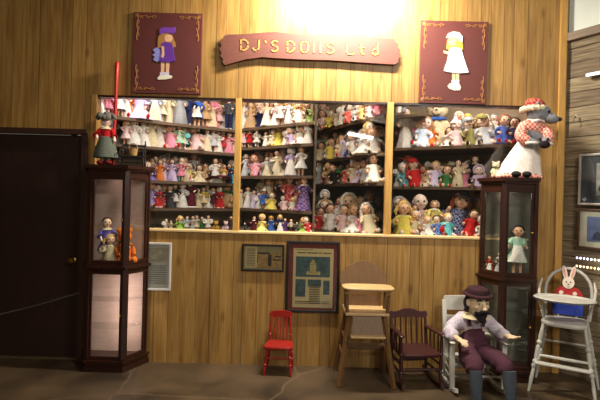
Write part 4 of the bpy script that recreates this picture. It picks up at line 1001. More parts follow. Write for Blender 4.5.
place_row('L', 0, """98,30,gn,white,brown
107,29,st,pink,blond
112.5,30,gn,crimson,brown
120,29,st,pale blue,brown
127,30,gn,orange,brown
139,32,wg,lavender,black
148,28,st,maroon,black
155,31,gn,pale blue,blond
161,30,st,cream,brown
168,31,gn,cream,auburn
180,33,gn,grey,grey
188,33,pt,navy,brown
197,31,st,blue,brown
205,30,st,tan,brown
211,34,gn,pink,blond
217,32,st,pale pink,brown
223,34,gn,peach,auburn
229,34,pt,charcoal,black
234,34,gn,grey,brown""")
place_row('L', 1, """100,30,gn,white,white
108,26,gn,silver,brown
126,22,st,pale pink,blond
134,25,gn,white,grey,bonnet:white
143,24,gn,white,brown
150,33,gn,cream,tan
159,26,gn,white,brown
166,20,si,pale pink,blond
172,24,si,pink,,bonnet:pale pink
179,22,st,mint,tan
184,20,st,turquoise,blond
198,27,si,pale pink,tan,bonnet:white
207,20,gn,white,brown
213,22,st,silver,grey
218,20,gn,white,brown
223,21,st,red,brown
229,19,gn,pink,brown
234,20,gn,pale pink,brown""")
place_row('L', 2, """148,15,wg,violet,blond
152,18,st,lavender,brown
156,20,fg,tan,auburn
160,17,fg,orange,brown
163,19,fg,lavender,brown
167,17,fg,white,blond
168,25,gn,pale pink,brown,,.12
172,18,fg,lavender,brown
175,20,fg,teal,grey
178,17,fg,purple,brown
181,19,st,pink,white
185,20,fg,cream,tan
189,16,wg,yellow,brown
193,24,gn,white,auburn,,.1
199,14,wg,cream,brown
205,15,fg,tan,tan
215,20,gn,white,brown
219,16,fg,cream,blond
224,15,st,gold,brown
229,16,fg,navy,black
232,20,wg,turquoise,black
234,22,gn,pink,brown,,.1""")
place_row('L', 3, """149,24,si,violet,brown
157,20,xs,red,white,cone:red
162,23,si,red,tan,brim:tan
170,19,gn,charcoal,grey
175,21,st,black,black
182,22,gn,silver,black,bonnet:silver
190,26,xs,maroon,white,cone:crimson
198,17,gn,cream,brown
203,18,st,yellow,black
207,21,gn,silver,black
213,17,st,maroon,blond
219,19,xs,red,white,cone:red
226,24,pl,tan
230,16,gn,white,brown
234,20,st,green,brown""")
place_row('L', 4, """153,6,pl,black
166,9,fg,white,white
171,8,fg,cream,brown
180,12,wg,lime,blond
187,12,st,pale blue,brown
193,12,fg,silver,grey
197,13,st,white,black
202,12,fg,green,brown
208,13,st,white,black
216,9,pl,gold
226,9,pl,pale pink
231,13,fg,charcoal,brown""")
place_row('CL', 0, """244,27,gn,white,brown
251,24,fg,tan,tan
259,27,wg,navy,blond
267,24,gn,peach,brown
271,25,st,coral,auburn
276,22,gn,white,brown
281,24,st,pale pink,blond
285,21,gn,white,tan
289,23,gn,silver,blond
293,22,st,pink,brown
298,21,si,white,blond
301,17,si,maroon,black
307,24,wg,lime,brown""")
place_row('CL', 1, """244,18,st,pale pink,brown
250,17,st,red,blond
257,17,st,white,brown
266,13,gn,white,tan
272,16,si,cream,brown
279,20,wg,yellow,blond
287,17,gn,white,brown
293,16,si,lavender,white
301,19,wg,white,blond,bonnet:white
308,20,gn,white,blond""")
place_row('CL', 2, """246,20,gn,silver,grey
251,18,fg,grey,brown
257,20,si,pink,auburn
262,14,wg,mint,brown
267,17,gn,silver,grey
271,22,gn,white,auburn
277,23,gn,cream,brown
283,26,wg,cream,black
291,26,gn,lavender,grey,bonnet:silver
301,27,st,white,brown""")
place_row('CL', 3, """241,17,gn,white,brown
248,19,gn,white,brown
254,16,gn,lavender,grey
259,14,fg,white,white
264,18,st,blue,auburn,brim:white
269,27,gn,cream,blond,,.1
272,15,wg,yellow,tan
275,29,gn,coral,blond,,.12
281,28,gn,black,blond,,.1
285,13,si,pale pink,brown
289,31,gn,red,auburn,,.08
292,12,si,white,blond
296,13,wg,pink,blond
298,28,st,pink,brown,,.12
304,31,gn,purple,auburn""")
place_row('CL', 4, """245,8,fg,charcoal,brown
254,14,gn,maroon,brown
262,16,wg,yellow,blond
271,15,gn,blue,tan,brim:gold
280,16,gn,navy,blond
285,13,fg,purple,brown
291,12,pt,white,blond
297,10,fg,charcoal,black
303,14,wg,lime,tan
310,15,si,red,brown""")
place_row('CR', 0, """316,22,pt,navy,grey
321,24,gn,pale blue,white
325,17,si,pale pink,brown
327,22,gn,charcoal,black,,.15
331,15,wg,yellow,blond
337,18,si,cream,brown
343,20,gn,white,tan
349,17,si,coral,black
356,16,si,silver,grey
362,14,wg,white,brown
365,16,si,yellow,blond
371,17,si,pale pink,tan
377,17,wg,white,brown
383,18,si,pink,brown""")
place_row('CR', 1, """315,15,si,yellow,blond
320,16,si,cream,brown
325,24,gn,mint,tan,,.12
330,18,si,yellow,blond
335,24,gn,white,brown,,.1
341,20,si,cream,tan
346,20,gn,lavender,brown
350,18,si,blue,brown
355,22,si,white,brown
362,24,si,silver,white
369,26,wg,lavender,blond
377,22,si,white,tan
383,28,wg,white,blond""")
place_row('CR', 2, """314,15,si,yellow,brown
320,20,gn,grey,white
325,12,si,red,brown
331,18,si,tan,blond
336,16,si,black,tan
341,17,wg,white,brown
346,18,si,coral,brown
354,22,si,cream,blond,bonnet:white
361,18,wg,lavender,tan
367,20,si,silver,brown
373,19,wg,white,tan
379,24,si,white,brown
385,18,si,coral,brown""")
place_row('CR', 3, """314,18,si,red,brown
319,24,si,cream,tan
325,32,gn,white,white,bonnet:white,.2
330,22,si,white,brown
335,19,pl,white
339,27,gn,pink,auburn,,.1
343,22,si,pale pink,brown
348,31,si,white,blond,bonnet:white
354,23,wg,white,tan
360,29,gn,cream,blond,,.12
363,20,si,pink,white
368,21,si,red,blond
372,34,gn,charcoal,grey,bonnet:grey,.15
376,26,si,cream,white
381,31,si,pale pink,tan
386,24,wg,cream,brown""")
place_row('R', 0, """397,15,gn,white,brown
404,9,pl,grey""")
place_row('R', 1, """396,36,gn,white,black
402,36,si,pink,brown,cap:olive
409,24,si,white,blond
414,22,wg,silver,brown
421,28,si,pale blue,tan
430,26,si,orange,brown
437,46,pl,cream
449,17,wg,white,brown
457,25,si,pale pink,white,cone:pale pink
463,22,si,white,tan
467,32,gn,lime,blond,cap:yellow,.15
472,27,si,olive,grey,cap:grey
477,22,si,orange,brown
484,29,si,silver,tan,cap:olive
489,22,wg,white,grey
494,30,gn,white,grey,,.15
503,27,si,blue,auburn
515,24,si,navy,black""")
place_row('R', 2, """394,20,gn,white,brown
400,27,si,charcoal,auburn,brim:coral
406,20,si,teal,white
411,17,si,white,brown
416,25,si,red,auburn,cap:red
423,18,si,tan,brown
428,14,wg,cream,blond
434,22,si,lavender,blond
441,19,wg,lime,brown
446,18,si,green,tan
452,16,wg,white,brown
458,23,gn,cream,brown
464,20,si,pink,blond,bonnet:pale pink
469,15,wg,pale blue,grey
475,27,gn,black,black,,.1
479,19,si,lavender,brown,bonnet:lavender
483,13,si,mint,brown""")
place_row('R', 3, """394,29,si,yellow,blond
399,24,si,white,brown
406,32,si,navy,grey
411,21,si,cream,white
414,26,gn,red,brown,,.12
420,35,si,pale pink,
428,17,wg,white,blond
434,30,gn,yellow,tan,,.1
438,18,si,blue,brown
442,16,wg,pale blue,brown
447,20,si,turquoise,blond
453,40,si,navy,auburn,brim:black
463,29,si,white,black
469,24,si,red,brown
473,22,si,white,brown
477,34,gn,yellow,tan,cone:lavender,.1
480,20,pl,white""")
# draped cloth, parasol, dolls and toys kept in the cabinets
def cloth(label, pts, z, m):
    b = MB(); n = len(pts); vs, fs = [], []
    for i, p in enumerate(pts):
        for j in range(6): vs.append((p[0] + .0 * j, p[1] + .03 * j, z + p[2] + .012 * math.sin(j * 1.9 + i) + .018))
    N_ = len(vs); vs += [(x, y, zz - .004) for x, y, zz in vs]
    for i in range(n - 1):
        for j in range(5):
            a = i * 6 + j; fs += [(a, a + 1, a + 7, a + 6), (a + N_, a + 6 + N_, a + 7 + N_, a + 1 + N_)]
    o = b.add(vs, fs).build('draped_cloth', m); tag(o, label, 'cloth')
a0 = at(205, 181, 5.33); a1 = at(231, 177, 5.52)
cloth('dark red shawl draped among small figures on third shelf by the door', [(a0.x + (a1.x - a0.x) * t, a0.y + (a1.y - a0.y) * t - .02, .01 + .05 * math.sin(t * 2.6) + .0 * t) for t in [i / 8 for i in range(9)]], 1.682, fabric((96, 36, 44)))
p = at(344, 170, 5.62); r = thing('toy_parasol', 'open green toy parasol lying among dolls past the post in middle window', 'parasol', (p.x, p.y, 1.712))
b = MB(); b.lathe([(.002, .13), (.04, .118), (.075, .095), (.10, .06), (.097, .058), (.07, .09), (.002, .122)], 16, wave=.05, k=8, cap=False); b.v = [(x, y, z + .06) for x, y, z in b.v]; b.build('canopy', fabric((46, 140, 92)), r)
b = MB(); b.tube([(0, 0, .0), (0, 0, .2)], .004, 6); b.build('stick', mat('parasol_stick', (120, 90, 60), .5), r)

# ================================================================ THINGS ON AND IN THE CABINETS
CL, CRt = 'glass cabinet by the door', 'glass cabinet by the corner'
make_doll('large brown-haired doll in violet clothes behind blond doll in cabinet by door', (-1.725, 4.49, .926), .5, .40, 'st', 'violet', 'brown', '', R)
make_doll('small blond doll in cream clothes seated in front inside cabinet by door', (-1.672, 4.45, .926), .45, .25, 'si', 'cream', 'blond', '', R)
make_doll('doll in orange dress behind angled glass of cabinet by door', (-1.535, 4.42, .926), .75, .25, 'gn', 'orange', 'tan', '', R)
make_doll('orange plush animal sitting behind the orange dressed doll in cabinet by door', (-1.56, 4.475, .926), .6, .31, 'pl', 'orange', '', '', R, name='plush_animal', cat='toy')
make_doll('black-haired doll in ruffled mint dress standing inside cabinet by the corner', (1.945, 4.45, .912), -.35, .44, 'st', 'mint', 'black', '', R)
make_doll('small cream doll on lower left of mint dressed doll inside corner cabinet', (1.80, 4.46, .912), -.5, .20, 'gn', 'silver', 'grey', '', R)
make_doll('small doll in red behind angled glass of corner cabinet', (1.735, 4.53, .912), -.8, .15, 'gn', 'red', 'brown', '', R)
# --- grey haired doll with red blouse on the cabinet by the door
top = 1.786
r = make_doll('grey fur-capped doll in red blouse and grey skirt standing on cabinet by door', (-1.735, 4.44, top), .2, .44, 'st', 'red', '', '', R)
h = .44; b = MB(); b.lathe([(.035, .255), (.056, .245), (.085, .16), (.104, .07), (.10, .065), (.05, .1)], 16, wave=.09, k=7); b.build('skirt', fabric((96, 102, 92)), r)
b = MB(); rr = random.Random(5)
for i in range(26):
    a = rr.uniform(0, 2 * PI); q = rr.uniform(.2, 1); b.ball((.085 * q * math.cos(a), .085 * q * math.sin(a), .425 + .03 * (1 - q) + rr.uniform(-.012, .012)), rr.uniform(.016, .028), 7, 5)
b.build('fur_hat', mat('grey_fur', (112, 110, 104), .95, 0, .4, 60, .6), r)
for s in (-1, 1): MB().ball((s * .035, -.04, .022), (.032, .06, .022), 10, 6).build('boot', fabric((110, 26, 30)), r)
b = MB(); p0 = at(114.4, 150, 4.53); p1 = at(117.2, 62, 4.53); b.tube([(p0.x, 4.52, top), (p0.x, 4.52, p0.z + .1), p0.lerp(p1, .5), p0.lerp(p1, .8), p1 - Vector((0, 0, .01)), p1], [.012, .012, .014, .018, .019, .014], 10)
tag(b.build('red_pole', mat('red_lacquer', (196, 34, 28), .35, 0, .05, 8)), 'tall bright red pole rising behind fur-capped doll on cabinet', 'pole')
# small dark toy bench with a basket on it
r = thing('toy_bench', 'small black wooden toy bench beside the fur-capped doll on cabinet', 'toy bench', (-1.50, 4.455, top), .12); TB = mat('black_toy_wood', (30, 24, 24), .45, 0, .1, 8)
b = MB(); b.box((0, 0, .085), (.22, .10, .014), bev=.003); b.build('seat', TB, r, smooth=False)
for sx in (-1, 1):
    for sy in (-1, 1):
        b = MB(); turned(b, (sx * .098, sy * .04, .085), (sx * .102, sy * .045, 0), .008, (.4,)); b.build('leg', TB, r)
    b = MB(); turned(b, (sx * .098, .045, .09), (sx * .098, .055, .235), .008, (.5, .9)); b.build('back_post', TB, r)
    b = MB(); b.tube([(sx * .098, .05, .145), (sx * .10, -.045, .14), (sx * .10, -.045, .09)], .006, 7); b.build('arm', TB, r)
for z in (.03, .06): b = MB(); b.tube([(-.1, -.043, z), (.1, -.043, z)], .005, 6); b.build('stretcher', TB, r)
for z in (.14, .185): b = MB(); b.box((0, .052, z), (.19, .008, .022), bev=.002); b.build('back_slat', TB, r, smooth=False)
r = thing('basket', 'tan woven toy basket sitting on the black toy bench', 'basket', (-1.495, 4.45, top + .093)); b = MB()
b.lathe([(.03, 0), (.036, .02), (.041, .05), (.044, .062), (.040, .062), (.034, .02), (.0, .008)], 16, wave=.03, k=8, cap=False); b.build('bowl', mat('straw', (180, 140, 82), .8, 0, .3, 50, .4), r)
b = MB(); b.tube([(.04 * math.cos(a), 0, .06 + .05 * math.sin(a)) for a in [PI * i / 10 for i in range(11)]], .004, 6); b.build('handle', mat('straw', (180, 140, 82)), r)
make_doll('small cream plush dog sitting on corner cabinet beside the bonneted animal', (1.735, 4.45, 1.766), -.25, .15, 'pl', 'cream', '', '', R, name='plush_animal', cat='toy')
# --- big grey animal doll in bonnet and apron
CK = fabric((196, 96, 84), 'check', (232, 186, 170)); WHC = fabric((232, 224, 216)); GFUR = mat('grey_plush', (128, 130, 136), .95, 0, .18, 60, .5); RCK = fabric((150, 40, 40), 'check', (200, 120, 104))
O = Vector((1.955, 4.43, 1.766))
r = thing('animal_doll', 'large grey animal doll in red checked bonnet and white apron on corner cabinet', 'doll', tuple(O), 0)
b = MB(); lean = (.17, .0)
b.lathe([(.065, .36), (.085, .33), (.125, .24), (.165, .13), (.205, .03), (.21, .012), (.19, .01)], 26, (0, 0, 0), wave=.07, k=9, sx=1.0, sy=.62)
b.v = [(x + .17 * z - .035 * (1 - z / .36), y, z) for x, y, z in b.v]; b.build('apron', WHC, r)
b = MB(); b.lathe([(.185, .045), (.205, .03), (.222, .012), (.215, .0), (.1, .0)], 26, wave=.08, k=9, sx=1.0, sy=.64); b.v = [(x - .03, y, z) for x, y, z in b.v]; b.build('skirt_hem', CK, r)
for s in (-1, 1): MB().ball((-.06 + s * .045, -.135, .028), (.038, .06, .028), 10, 6).build('shoe', fabric((34, 26, 28)), r)
body = MB(); body.skin([([(.05, 0, .30), (.07, 0, .40), (.095, .0, .47), (.12, -.01, .505), (.0, -.02, .45), (-.055, -.07, .36), (.04, -.12, .30), (.085, -.13, .295), (.17, -.02, .45), (.205, -.08, .36), (.13, -.13, .30), (.10, -.135, .285)],
  [.075, .085, .07, .05, .05, .046, .036, .03, .05, .046, .034, .03], [(0, 1), (1, 2), (2, 3), (2, 4), (4, 5), (5, 6), (6, 7), (2, 8), (8, 9), (9, 10), (10, 11)])])
hd = Vector((.125, -.03, .575)); fw = Vector((.80, -.52, -.30)).normalized(); sd = fw.cross(Vector((0, 0, 1))).normalized(); up = sd.cross(fw)
rotm = Matrix((fw, -sd, up)).transposed().to_euler()
body.ball(hd, (.105, .088, .088), 14, 10, 0, rotm); body.ball(hd + fw * .095 - up * .020, (.085, .055, .048), 12, 8, 0, rotm)
body.ball(hd + fw * .075 - up * .045, (.055, .034, .018), 10, 6, 0, rotm)
for s in (-1, 1): body.ball(hd + fw * .082 + sd * s * .046 + up * .026, .013, 8, 6, 1)
body.ball(hd + fw * .178 - up * .010, (.020, .024, .018), 10, 7, 1, rotm)
for s in (-1, 1): body.ball(hd + sd * s * .075 + up * .045 - fw * .02, (.018, .03, .045), 8, 6, 0, rotm)
body.tube([hd + fw * .13 - up * .035 + sd * .03, hd + fw * .15 - up * .032, hd + fw * .13 - up * .035 - sd * .03], .004, 6, 1)
body.build('body', [GFUR, EYEM], r)
b = MB(); b.skin([([(.055, 0, .30), (.07, 0, .39), (.095, 0, .47), (.118, -.008, .50), (.0, -.02, .45), (-.055, -.07, .36), (.02, -.115, .305), (.17, -.02, .45), (.205, -.08, .36), (.15, -.125, .30)],
  [.08, .09, .075, .052, .056, .058, .042, .056, .056, .042], [(0, 1), (1, 2), (2, 3), (2, 4), (4, 5), (5, 6), (2, 7), (7, 8), (8, 9)])]); b.build('blouse', CK, r)
for k_, c_ in (((.03, -.125, .30), .04), ((.145, -.135, .295), .036)):
    b = MB(); b.tube([(k_[0] + .05 * math.cos(a), k_[1] + .03 * math.sin(a), k_[2]) for a in [2 * PI * i / 12 for i in range(13)]], .012, 6, cap=False); b.build('cuff_ruffle', WHC, r)
b = MB(); b.tube([(.118 + .075 * math.cos(a), -.01 + .07 * math.sin(a), .505 + .008 * math.cos(4 * a)) for a in [2 * PI * i / 18 for i in range(19)]], .016, 6, cap=False)
b.build('neck_ruffle', WHC, r)
b = MB(); cc = hd + up * .062 - fw * .050
b.ball(cc, (.088, .098, .062), 16, 9, 0, rotm); bon = b.build('bonnet', RCK, r)
b = MB()
ring = [cc + (fw * (.088 * math.cos(a)) + sd * .100 * math.sin(a)) - up * (.010 + .03 * (1 - math.cos(a))) for a in [2 * PI * i / 30 for i in range(31)]]
b.tube(ring, [.020 + .009 * (i % 2) for i in range(31)], 8, cap=False); b.build('ruffle', fabric((226, 214, 184)), bon)
b = MB(); b.tube([(.155, -.155, .34), (.13, -.165, .30), (.10, -.16, .30), (.08, -.155, .34)], .010, 7); b.ball((.118, -.165, .285), (.05, .03, .034), 12, 7)
tag(b.build('toy_purse', fabric((40, 32, 36)), None, loc=tuple(O)), 'small dark purse held in front of grey animal doll with apron', 'purse')
# ================================================================ SEATED DUMMY
RT = Vector((1.475, 4.05, 0))
man = thing('mannequin', 'bearded dummy in maroon hat and lavender shirt seated in white rocking chair', 'mannequin', tuple(RT)); off = -RT
SKIN = mat('dummy_skin', (226, 200, 164), .55, 0, .06, 14); LAV = mat('lavender_print', (198, 188, 200), .9, 0, .3, 70, .35); PUR = mat('plum_corduroy', (72, 32, 48), .85, 0, .25, 30, .4, (3, 3, 1)); HATM = mat('maroon_felt', (52, 16, 26), .9, 0, .2, 30, .2)
BRD = mat('black_beard', (24, 18, 22), .9, 0, .3, 80, .5); STK = mat('blue_grey_stocking', (66, 74, 84), .85, 0, .1, 40, .2); CRM = mat('cream_collar', (222, 208, 170), .85, 0, .08, 30)
HC = Vector((1.487, 4.12, .725)); ff = Vector((.16, -.97, -.12)).normalized(); fs_ = ff.cross(Vector((0, 0, 1))).normalized(); fu = fs_.cross(ff)
def H(a, s, u): return HC + ff * a + fs_ * s + fu * u
rot = Matrix((fs_, -ff, fu)).transposed().to_euler()
EL, WL_, HL = Vector((1.268, 4.15, .455)), Vector((1.285, 4.00, .452)), Vector((1.300, 3.945, .448))
ER, WR_, HR_ = Vector((1.685, 4.14, .455)), Vector((1.695, 4.02, .472)), Vector((1.712, 3.965, .482))
body = MB()
P = [(1.485, 4.22, .33), (1.485, 4.24, .46), (1.485, 4.24, .54), (1.485, 4.21, .61), (1.487, 4.15, .66), (1.375, 4.22, .555), EL, WL_, HL, (1.60, 4.22, .555), ER, WR_, HR_,
     (1.42, 4.18, .31), (1.372, 3.82, .28), (1.368, 3.78, .20), (1.366, 3.76, .06), (1.55, 4.18, .31), (1.612, 3.84, .28), (1.618, 3.80, .20), (1.620, 3.78, .06)]
rd = [.085, .085, .085, .045, .042, .045, .032, .022, .024, .045, .032, .022, .024, .07, .05, .042, .03, .07, .05, .042, .03]
ed = [(0, 1), (1, 2), (2, 3), (3, 4), (2, 5), (5, 6), (6, 7), (7, 8), (2, 9), (9, 10), (10, 11), (11, 12), (0, 13), (13, 14), (14, 15), (15, 16), (0, 17), (17, 18), (18, 19), (19, 20)]
chains = [(P, rd, ed)]
def hand(wrist, palm, side, nrm, curl):
    d = (palm - wrist).normalized(); s = side.normalized(); n = nrm.normalized()
    body.ball(palm, (.028, .030, .015), 10, 7, 0, Matrix((s, d, s.cross(d))).transposed().to_euler())
    for i, (o, L_) in enumerate(((-.021, .040), (-.007, .047), (.007, .044), (.021, .034))):
        a = palm + s * o + d * .012
        q1 = a + d * .022 + n * .002; q2 = q1 + (d * math.cos(curl * .6) - n * math.sin(curl * .6)) * L_ * .5; q3 = q2 + (d * math.cos(curl) - n * math.sin(curl)) * L_ * .5
        chains.append(([a, q1, q2, q3], [.0085, .0082, .0074, .006], [(0, 1), (1, 2), (2, 3)]))
    a = palm - s * .018 - d * .012; q1 = a - s * .022 + d * .012; q2 = q1 - s * .008 + d * .022 - n * .004
    chains.append(([a, q1, q2], [.010, .009, .007], [(0, 1), (1, 2)]))
hand(WL_, HL, Vector((-1, -.25, 0)), Vector((0, 0, 1)), .9)
hand(WR_, HR_, Vector((.9, .2, .15)), Vector((0, 0, -1)), .35)
body.skin(chains)
# head: skull, jaw, nose, ears, eyes, mouth
body.ball(HC, (.083, .092, .108), 18, 12, 0, rot); body.ball(H(.022, 0, -.055), (.060, .066, .066), 14, 9, 0, rot); body.ball(H(.065, 0, -.088), (.028, .026, .024), 10, 7, 0, rot)
body.tube([H(.086, 0, .022), H(.102, 0, -.004), H(.118, 0, -.026), H(.108, 0, -.036)], [.011, .014, .018, .012], 9); 
for s in (-1, 1):
    body.ball(H(.108, s * .011, -.032), .010, 7, 5); body.ball(H(.066, s * .042, -.022), (.024, .02, .02), 9, 6, 0, rot)
    body.ball(H(-.005, s * .084, -.005), (.012, .022, .032), 9, 7, 0, rot)
    body.ball(H(.080, s * .032, .012), (.013, .009, .009), 9, 6, 3, rot); body.ball(H(.088, s * .032, .012), (.006, .004, .007), 8, 6, 1, rot)
    body.ball(H(.082, s * .032, .024), (.018, .012, .006), 8, 5, 0, rot)
body.ball(H(.094, 0, -.066), (.018, .008, .005), 9, 6, 2, rot)
body.build('body', [SKIN, EYEM, LIP, mat('eye_white', (220, 216, 206), .3, 0, .02)], man, loc=off)
b = MB()
b.tube([H(.098, -.046, -.066), H(.106, -.024, -.052), H(.110, 0, -.048), H(.106, .024, -.052), H(.098, .046, -.066)], [.009, .015, .015, .015, .009], 8)
for i in range(9):
    a = -1 + 2 * i / 8; b.ball(H(.085 - .02 * a * a, a * .036, -.098 + .018 * a * a), (.021, .022, .027), 8, 6, 0, rot)
b.ball(H(.088, 0, -.118), (.034, .026, .030), 10, 7, 0, rot); b.build('beard', BRD, man, loc=off)
b = MB()
for s in (-1, 1):
    for i in range(6): b.ball(H(-.02 - .008 * (i % 2), s * .080, .045 - .024 * i), (.018, .03, .022), 8, 6, 0, rot)
for i in range(7): b.ball(H(-.075 + .012 * abs(i - 3), (i - 3) * .027, -.02 - .01 * (i % 2)), (.024, .026, .05), 8, 6, 0, rot)
b.build('hair', BRD, man, loc=off)
for s in (-1, 1): MB().tube([H(.090, s * .014, .036), H(.090, s * .034, .042), H(.080, s * .054, .034)], [.005, .007, .004], 6).build('eyebrow', BRD, man, loc=off)
b = MB(); q = Matrix((fs_, -ff, fu)).transposed().to_4x4(); q.translation = H(-.016, 0, .066)
prof = [(.0, .058), (.05, .056), (.080, .045), (.092, .02), (.094, .0), (.116, -.014), (.122, -.006), (.119, .002), (.094, .014)]
t = MB(); t.lathe(prof, 26, sx=.96, sy=1.06, wave=.03, k=3, cap=False); t.v = [tuple(q @ Vector(v)) for v in t.v]; hatob = t.build('hat', HATM, man, loc=off)
t = MB(); t.lathe([(.096, .004), (.097, .014), (.095, .022)], 26, sx=.97, sy=1.07, cap=False); t.v = [tuple(q @ Vector(v)) for v in t.v]; t.build('hat_band', mat('dark_band', (30, 14, 22), .6), hatob)
b = MB(); rngs = []
cen = Vector((1.486, 4.17, .600)); b.lathe([(.052, .040), (.075, .022), (.108, -.004), (.112, -.014), (.09, -.012), (.05, .01)], 22, cen, wave=.12, k=9, cap=False); b.build('collar', CRM, man, loc=off)
sh = MB(); Ls = [(1.375, 4.22, .555), (1.30, 4.19, .50), EL, (1.262, 4.075, .458), WL_ + Vector((0, .012, 0))]; Rs = [(1.60, 4.22, .555), (1.655, 4.19, .50), ER, (1.692, 4.07, .468), WR_ + Vector((0, .012, 0))]
P2 = [(1.485, 4.22, .36), (1.485, 4.24, .47), (1.485, 4.24, .54), (1.485, 4.21, .595)] + Ls + Rs
sh.skin([(P2, [.095, .098, .095, .055, .062, .058, .066, .062, .034, .062, .056, .058, .056, .034], [(0, 1), (1, 2), (2, 3), (2, 4), (4, 5), (5, 6), (6, 7), (7, 8), (2, 9), (9, 10), (10, 11), (11, 12), (12, 13)])])
rr = random.Random(9)
sh.v = [(x + .006 * math.sin(70 * z + 40 * y), y + .004 * math.sin(80 * x), z + .006 * math.sin(75 * x + 50 * y)) for x, y, z in sh.v]
sh.build('shirt', LAV, man, loc=off)
b = MB(); b.skin([([(1.485, 4.22, .33), (1.485, 4.225, .43), (1.485, 4.225, .525), (1.41, 4.14, .312), (1.385, 4.0, .305), (1.370, 3.83, .298), (1.369, 3.795, .225), (1.555, 4.14, .312), (1.59, 4.0, .305), (1.612, 3.85, .296), (1.618, 3.815, .225)],
   [.092, .102, .094, .076, .078, .082, .064, .076, .078, .082, .064], [(0, 1), (1, 2), (0, 3), (3, 4), (4, 5), (5, 6), (0, 7), (7, 8), (8, 9), (9, 10)])])
b.v = [(x + .006 * math.sin(55 * z + 60 * y), y, z + .007 * math.sin(60 * y + 30 * x)) for x, y, z in b.v]
ov = b.build('overalls', PUR, man, loc=off)
for s in (-1, 1):
    b = MB(); b.tube([(1.485 + s * .055, 4.128, .53), (1.485 + s * .065, 4.125, .575), (1.485 + s * .07, 4.19, .618), (1.485 + s * .07, 4.27, .60)], [.014, .014, .013, .013], 7, sq=.4); b.ball((1.485 + s * .055, 4.118, .532), (.012, .006, .012), 8, 6); b.build('strap', PUR, ov)
for X in (1.367, 1.623):
    b = MB(); b.tube([(X, 3.80, .27), (X, 3.785, .18), (X, 3.77, .11), (X, 3.765, .05)], [.052, .050, .040, .036], 12); b.build('stocking', STK, man, loc=off)
    b = MB(); b.ball((X, 3.73, .035), (.042, .085, .035), 14, 8); b.box((X, 3.73, .006), (.07, .15, .012), bev=.004); b.build('shoe', mat('black_shoe', (24, 20, 20), .35), man, loc=off)
# ================================================================ LIGHT
def area(name, loc, size, e, col=(1, 1, 1), rot=(0, 0, 0), spread=PI):
    l = bpy.data.lights.new(name, 'AREA'); l.shape = 'RECTANGLE'; l.size, l.size_y = size; l.energy = e; l.color = col; l.spread = spread
    o = bpy.data.objects.new(name, l); COL.objects.link(o); o.location = loc; o.rotation_euler = rot
    return o
def fixture(label, loc, L, rz, s=6):
    r = thing('ceiling_light', label, 'ceiling light', loc, rz, 'fluorescent ceiling lights')
    b = MB(); b.box((0, 0, .045), (L + .06, .13, .05), bev=.008); b.build('housing', WHT, r, smooth=False)
    b = MB(); b.tube([(-L / 2, 0, 0), (L / 2, 0, 0)], .017, 10); b.build('tube', emis('fluorescent', (255, 246, 232), s), r)
    for q in (-1, 1): b = MB(); b.box((q * (L / 2 + .01), 0, .01), (.025, .05, .06), bev=.005); b.build('socket', WHT, r, smooth=False)
    for q in (-1, 1): b = MB(); b.tube([(q * L * .35, 0, .07), (q * L * .35, 0, ZT - loc[2])], .006, 6); b.build('hanger', STEEL, r)
fixture('fluorescent strip hung close to the panelled wall above the wooden sign', (.38, 4.1, 3.62), 1.2, 0)
area('wall_wash', (.38, 4.1, 3.58), (1.0, .10), 150, (1, .91, .76), (math.radians(30), 0, 0))
m0, m1 = Vector((1.19, -4.60, 3.4)), Vector((2.22, -5.75, 3.4)); mm = (m0 + m1) / 2
fixture('fluorescent strip hung far back in the hall mirrored in the middle window', tuple(mm), (m1 - m0).length * .85, math.atan2(m1.y - m0.y, m1.x - m0.x), 18)
area('hall_fill', (mm.x, mm.y, 3.36), (1.2, .05), 165, (1, .93, .82), (math.radians(60), 0, math.atan2(m1.y - m0.y, m1.x - m0.x)))
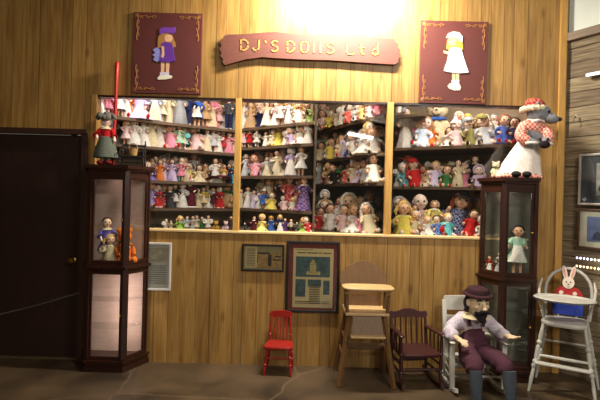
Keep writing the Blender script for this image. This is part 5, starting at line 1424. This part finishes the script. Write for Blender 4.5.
for lab, x, y, en in (('added unseen fluorescent strip on the hall ceiling on the door side', -1.0, .2, 9), ('added unseen fluorescent strip on the hall ceiling facing the barn boards', 1.8, .4, 84)):  # unseen strips added for frontal light on the walls and dolls
    fixture(lab, (x, y, 3.66), 1.2, 0)
    area('hall_fill', (x, y, 3.62), (1.2, .2), en, (1, .92, .8), (math.radians(50), 0, 0))
for i, (x, y, w, e, c) in enumerate(((-1.3, 4.80, 1.1, 14, (1, .95, .92)), (-.25, 4.80, .75, 12, (1, .92, .8)), (.45, 4.82, .6, 9, (1, .92, .8)), (1.5, 4.80, 1.0, 16, (1, .93, .84)))):
    r = thing('case_light', ['strip lamp under case ceiling in window by the door', 'strip lamp under case ceiling before the middle post', 'strip lamp under case ceiling past the middle post', 'strip lamp under case ceiling in corner window'][i], 'case light', (x, y, 2.909), 0, 'strip lamps inside the display case')
    b = MB(); b.box((0, 0, .0), (w, .06, .04), bev=.006); b.build('housing', WHT, r, smooth=False)
    b = MB(); b.tube([(-w / 2 + .03, 0, -.03), (w / 2 - .03, 0, -.03)], .012, 8); b.build('tube', emis('case_tube', (255, 246, 236), 4), r)
    area('case_glow', (x, y, 2.85), (w * .9, .05), e, c, (math.radians(18), 0, 0))
W = bpy.data.worlds.new('hall_air'); SC.world = W; W.use_nodes = True
W.node_tree.nodes['Background'].inputs[0].default_value = (.9, .78, .6, 1); W.node_tree.nodes['Background'].inputs[1].default_value = .10
# ================================================================ CAMERA
cd = bpy.data.cameras.new('camera'); cam = bpy.data.objects.new('camera', cd); COL.objects.link(cam)
cd.sensor_width = 36; cd.lens = F / 600 * 36; cd.shift_y = -HOR / 600
cam.matrix_world = Matrix.Translation((0, 0, EYE)) @ Matrix.Rotation(PI / 2, 4, 'X') @ Matrix.Rotation(ROLL, 4, 'Z')
SC.camera = cam
vs_ = SC.view_settings; vs_.view_transform = 'Standard'; vs_.look = 'None'; vs_.gamma = 1; vs_.exposure = 0; vs_.use_curve_mapping = False
SC.cycles.use_denoising = True
SC.cycles.max_bounces = 8; SC.cycles.transparent_max_bounces = 12
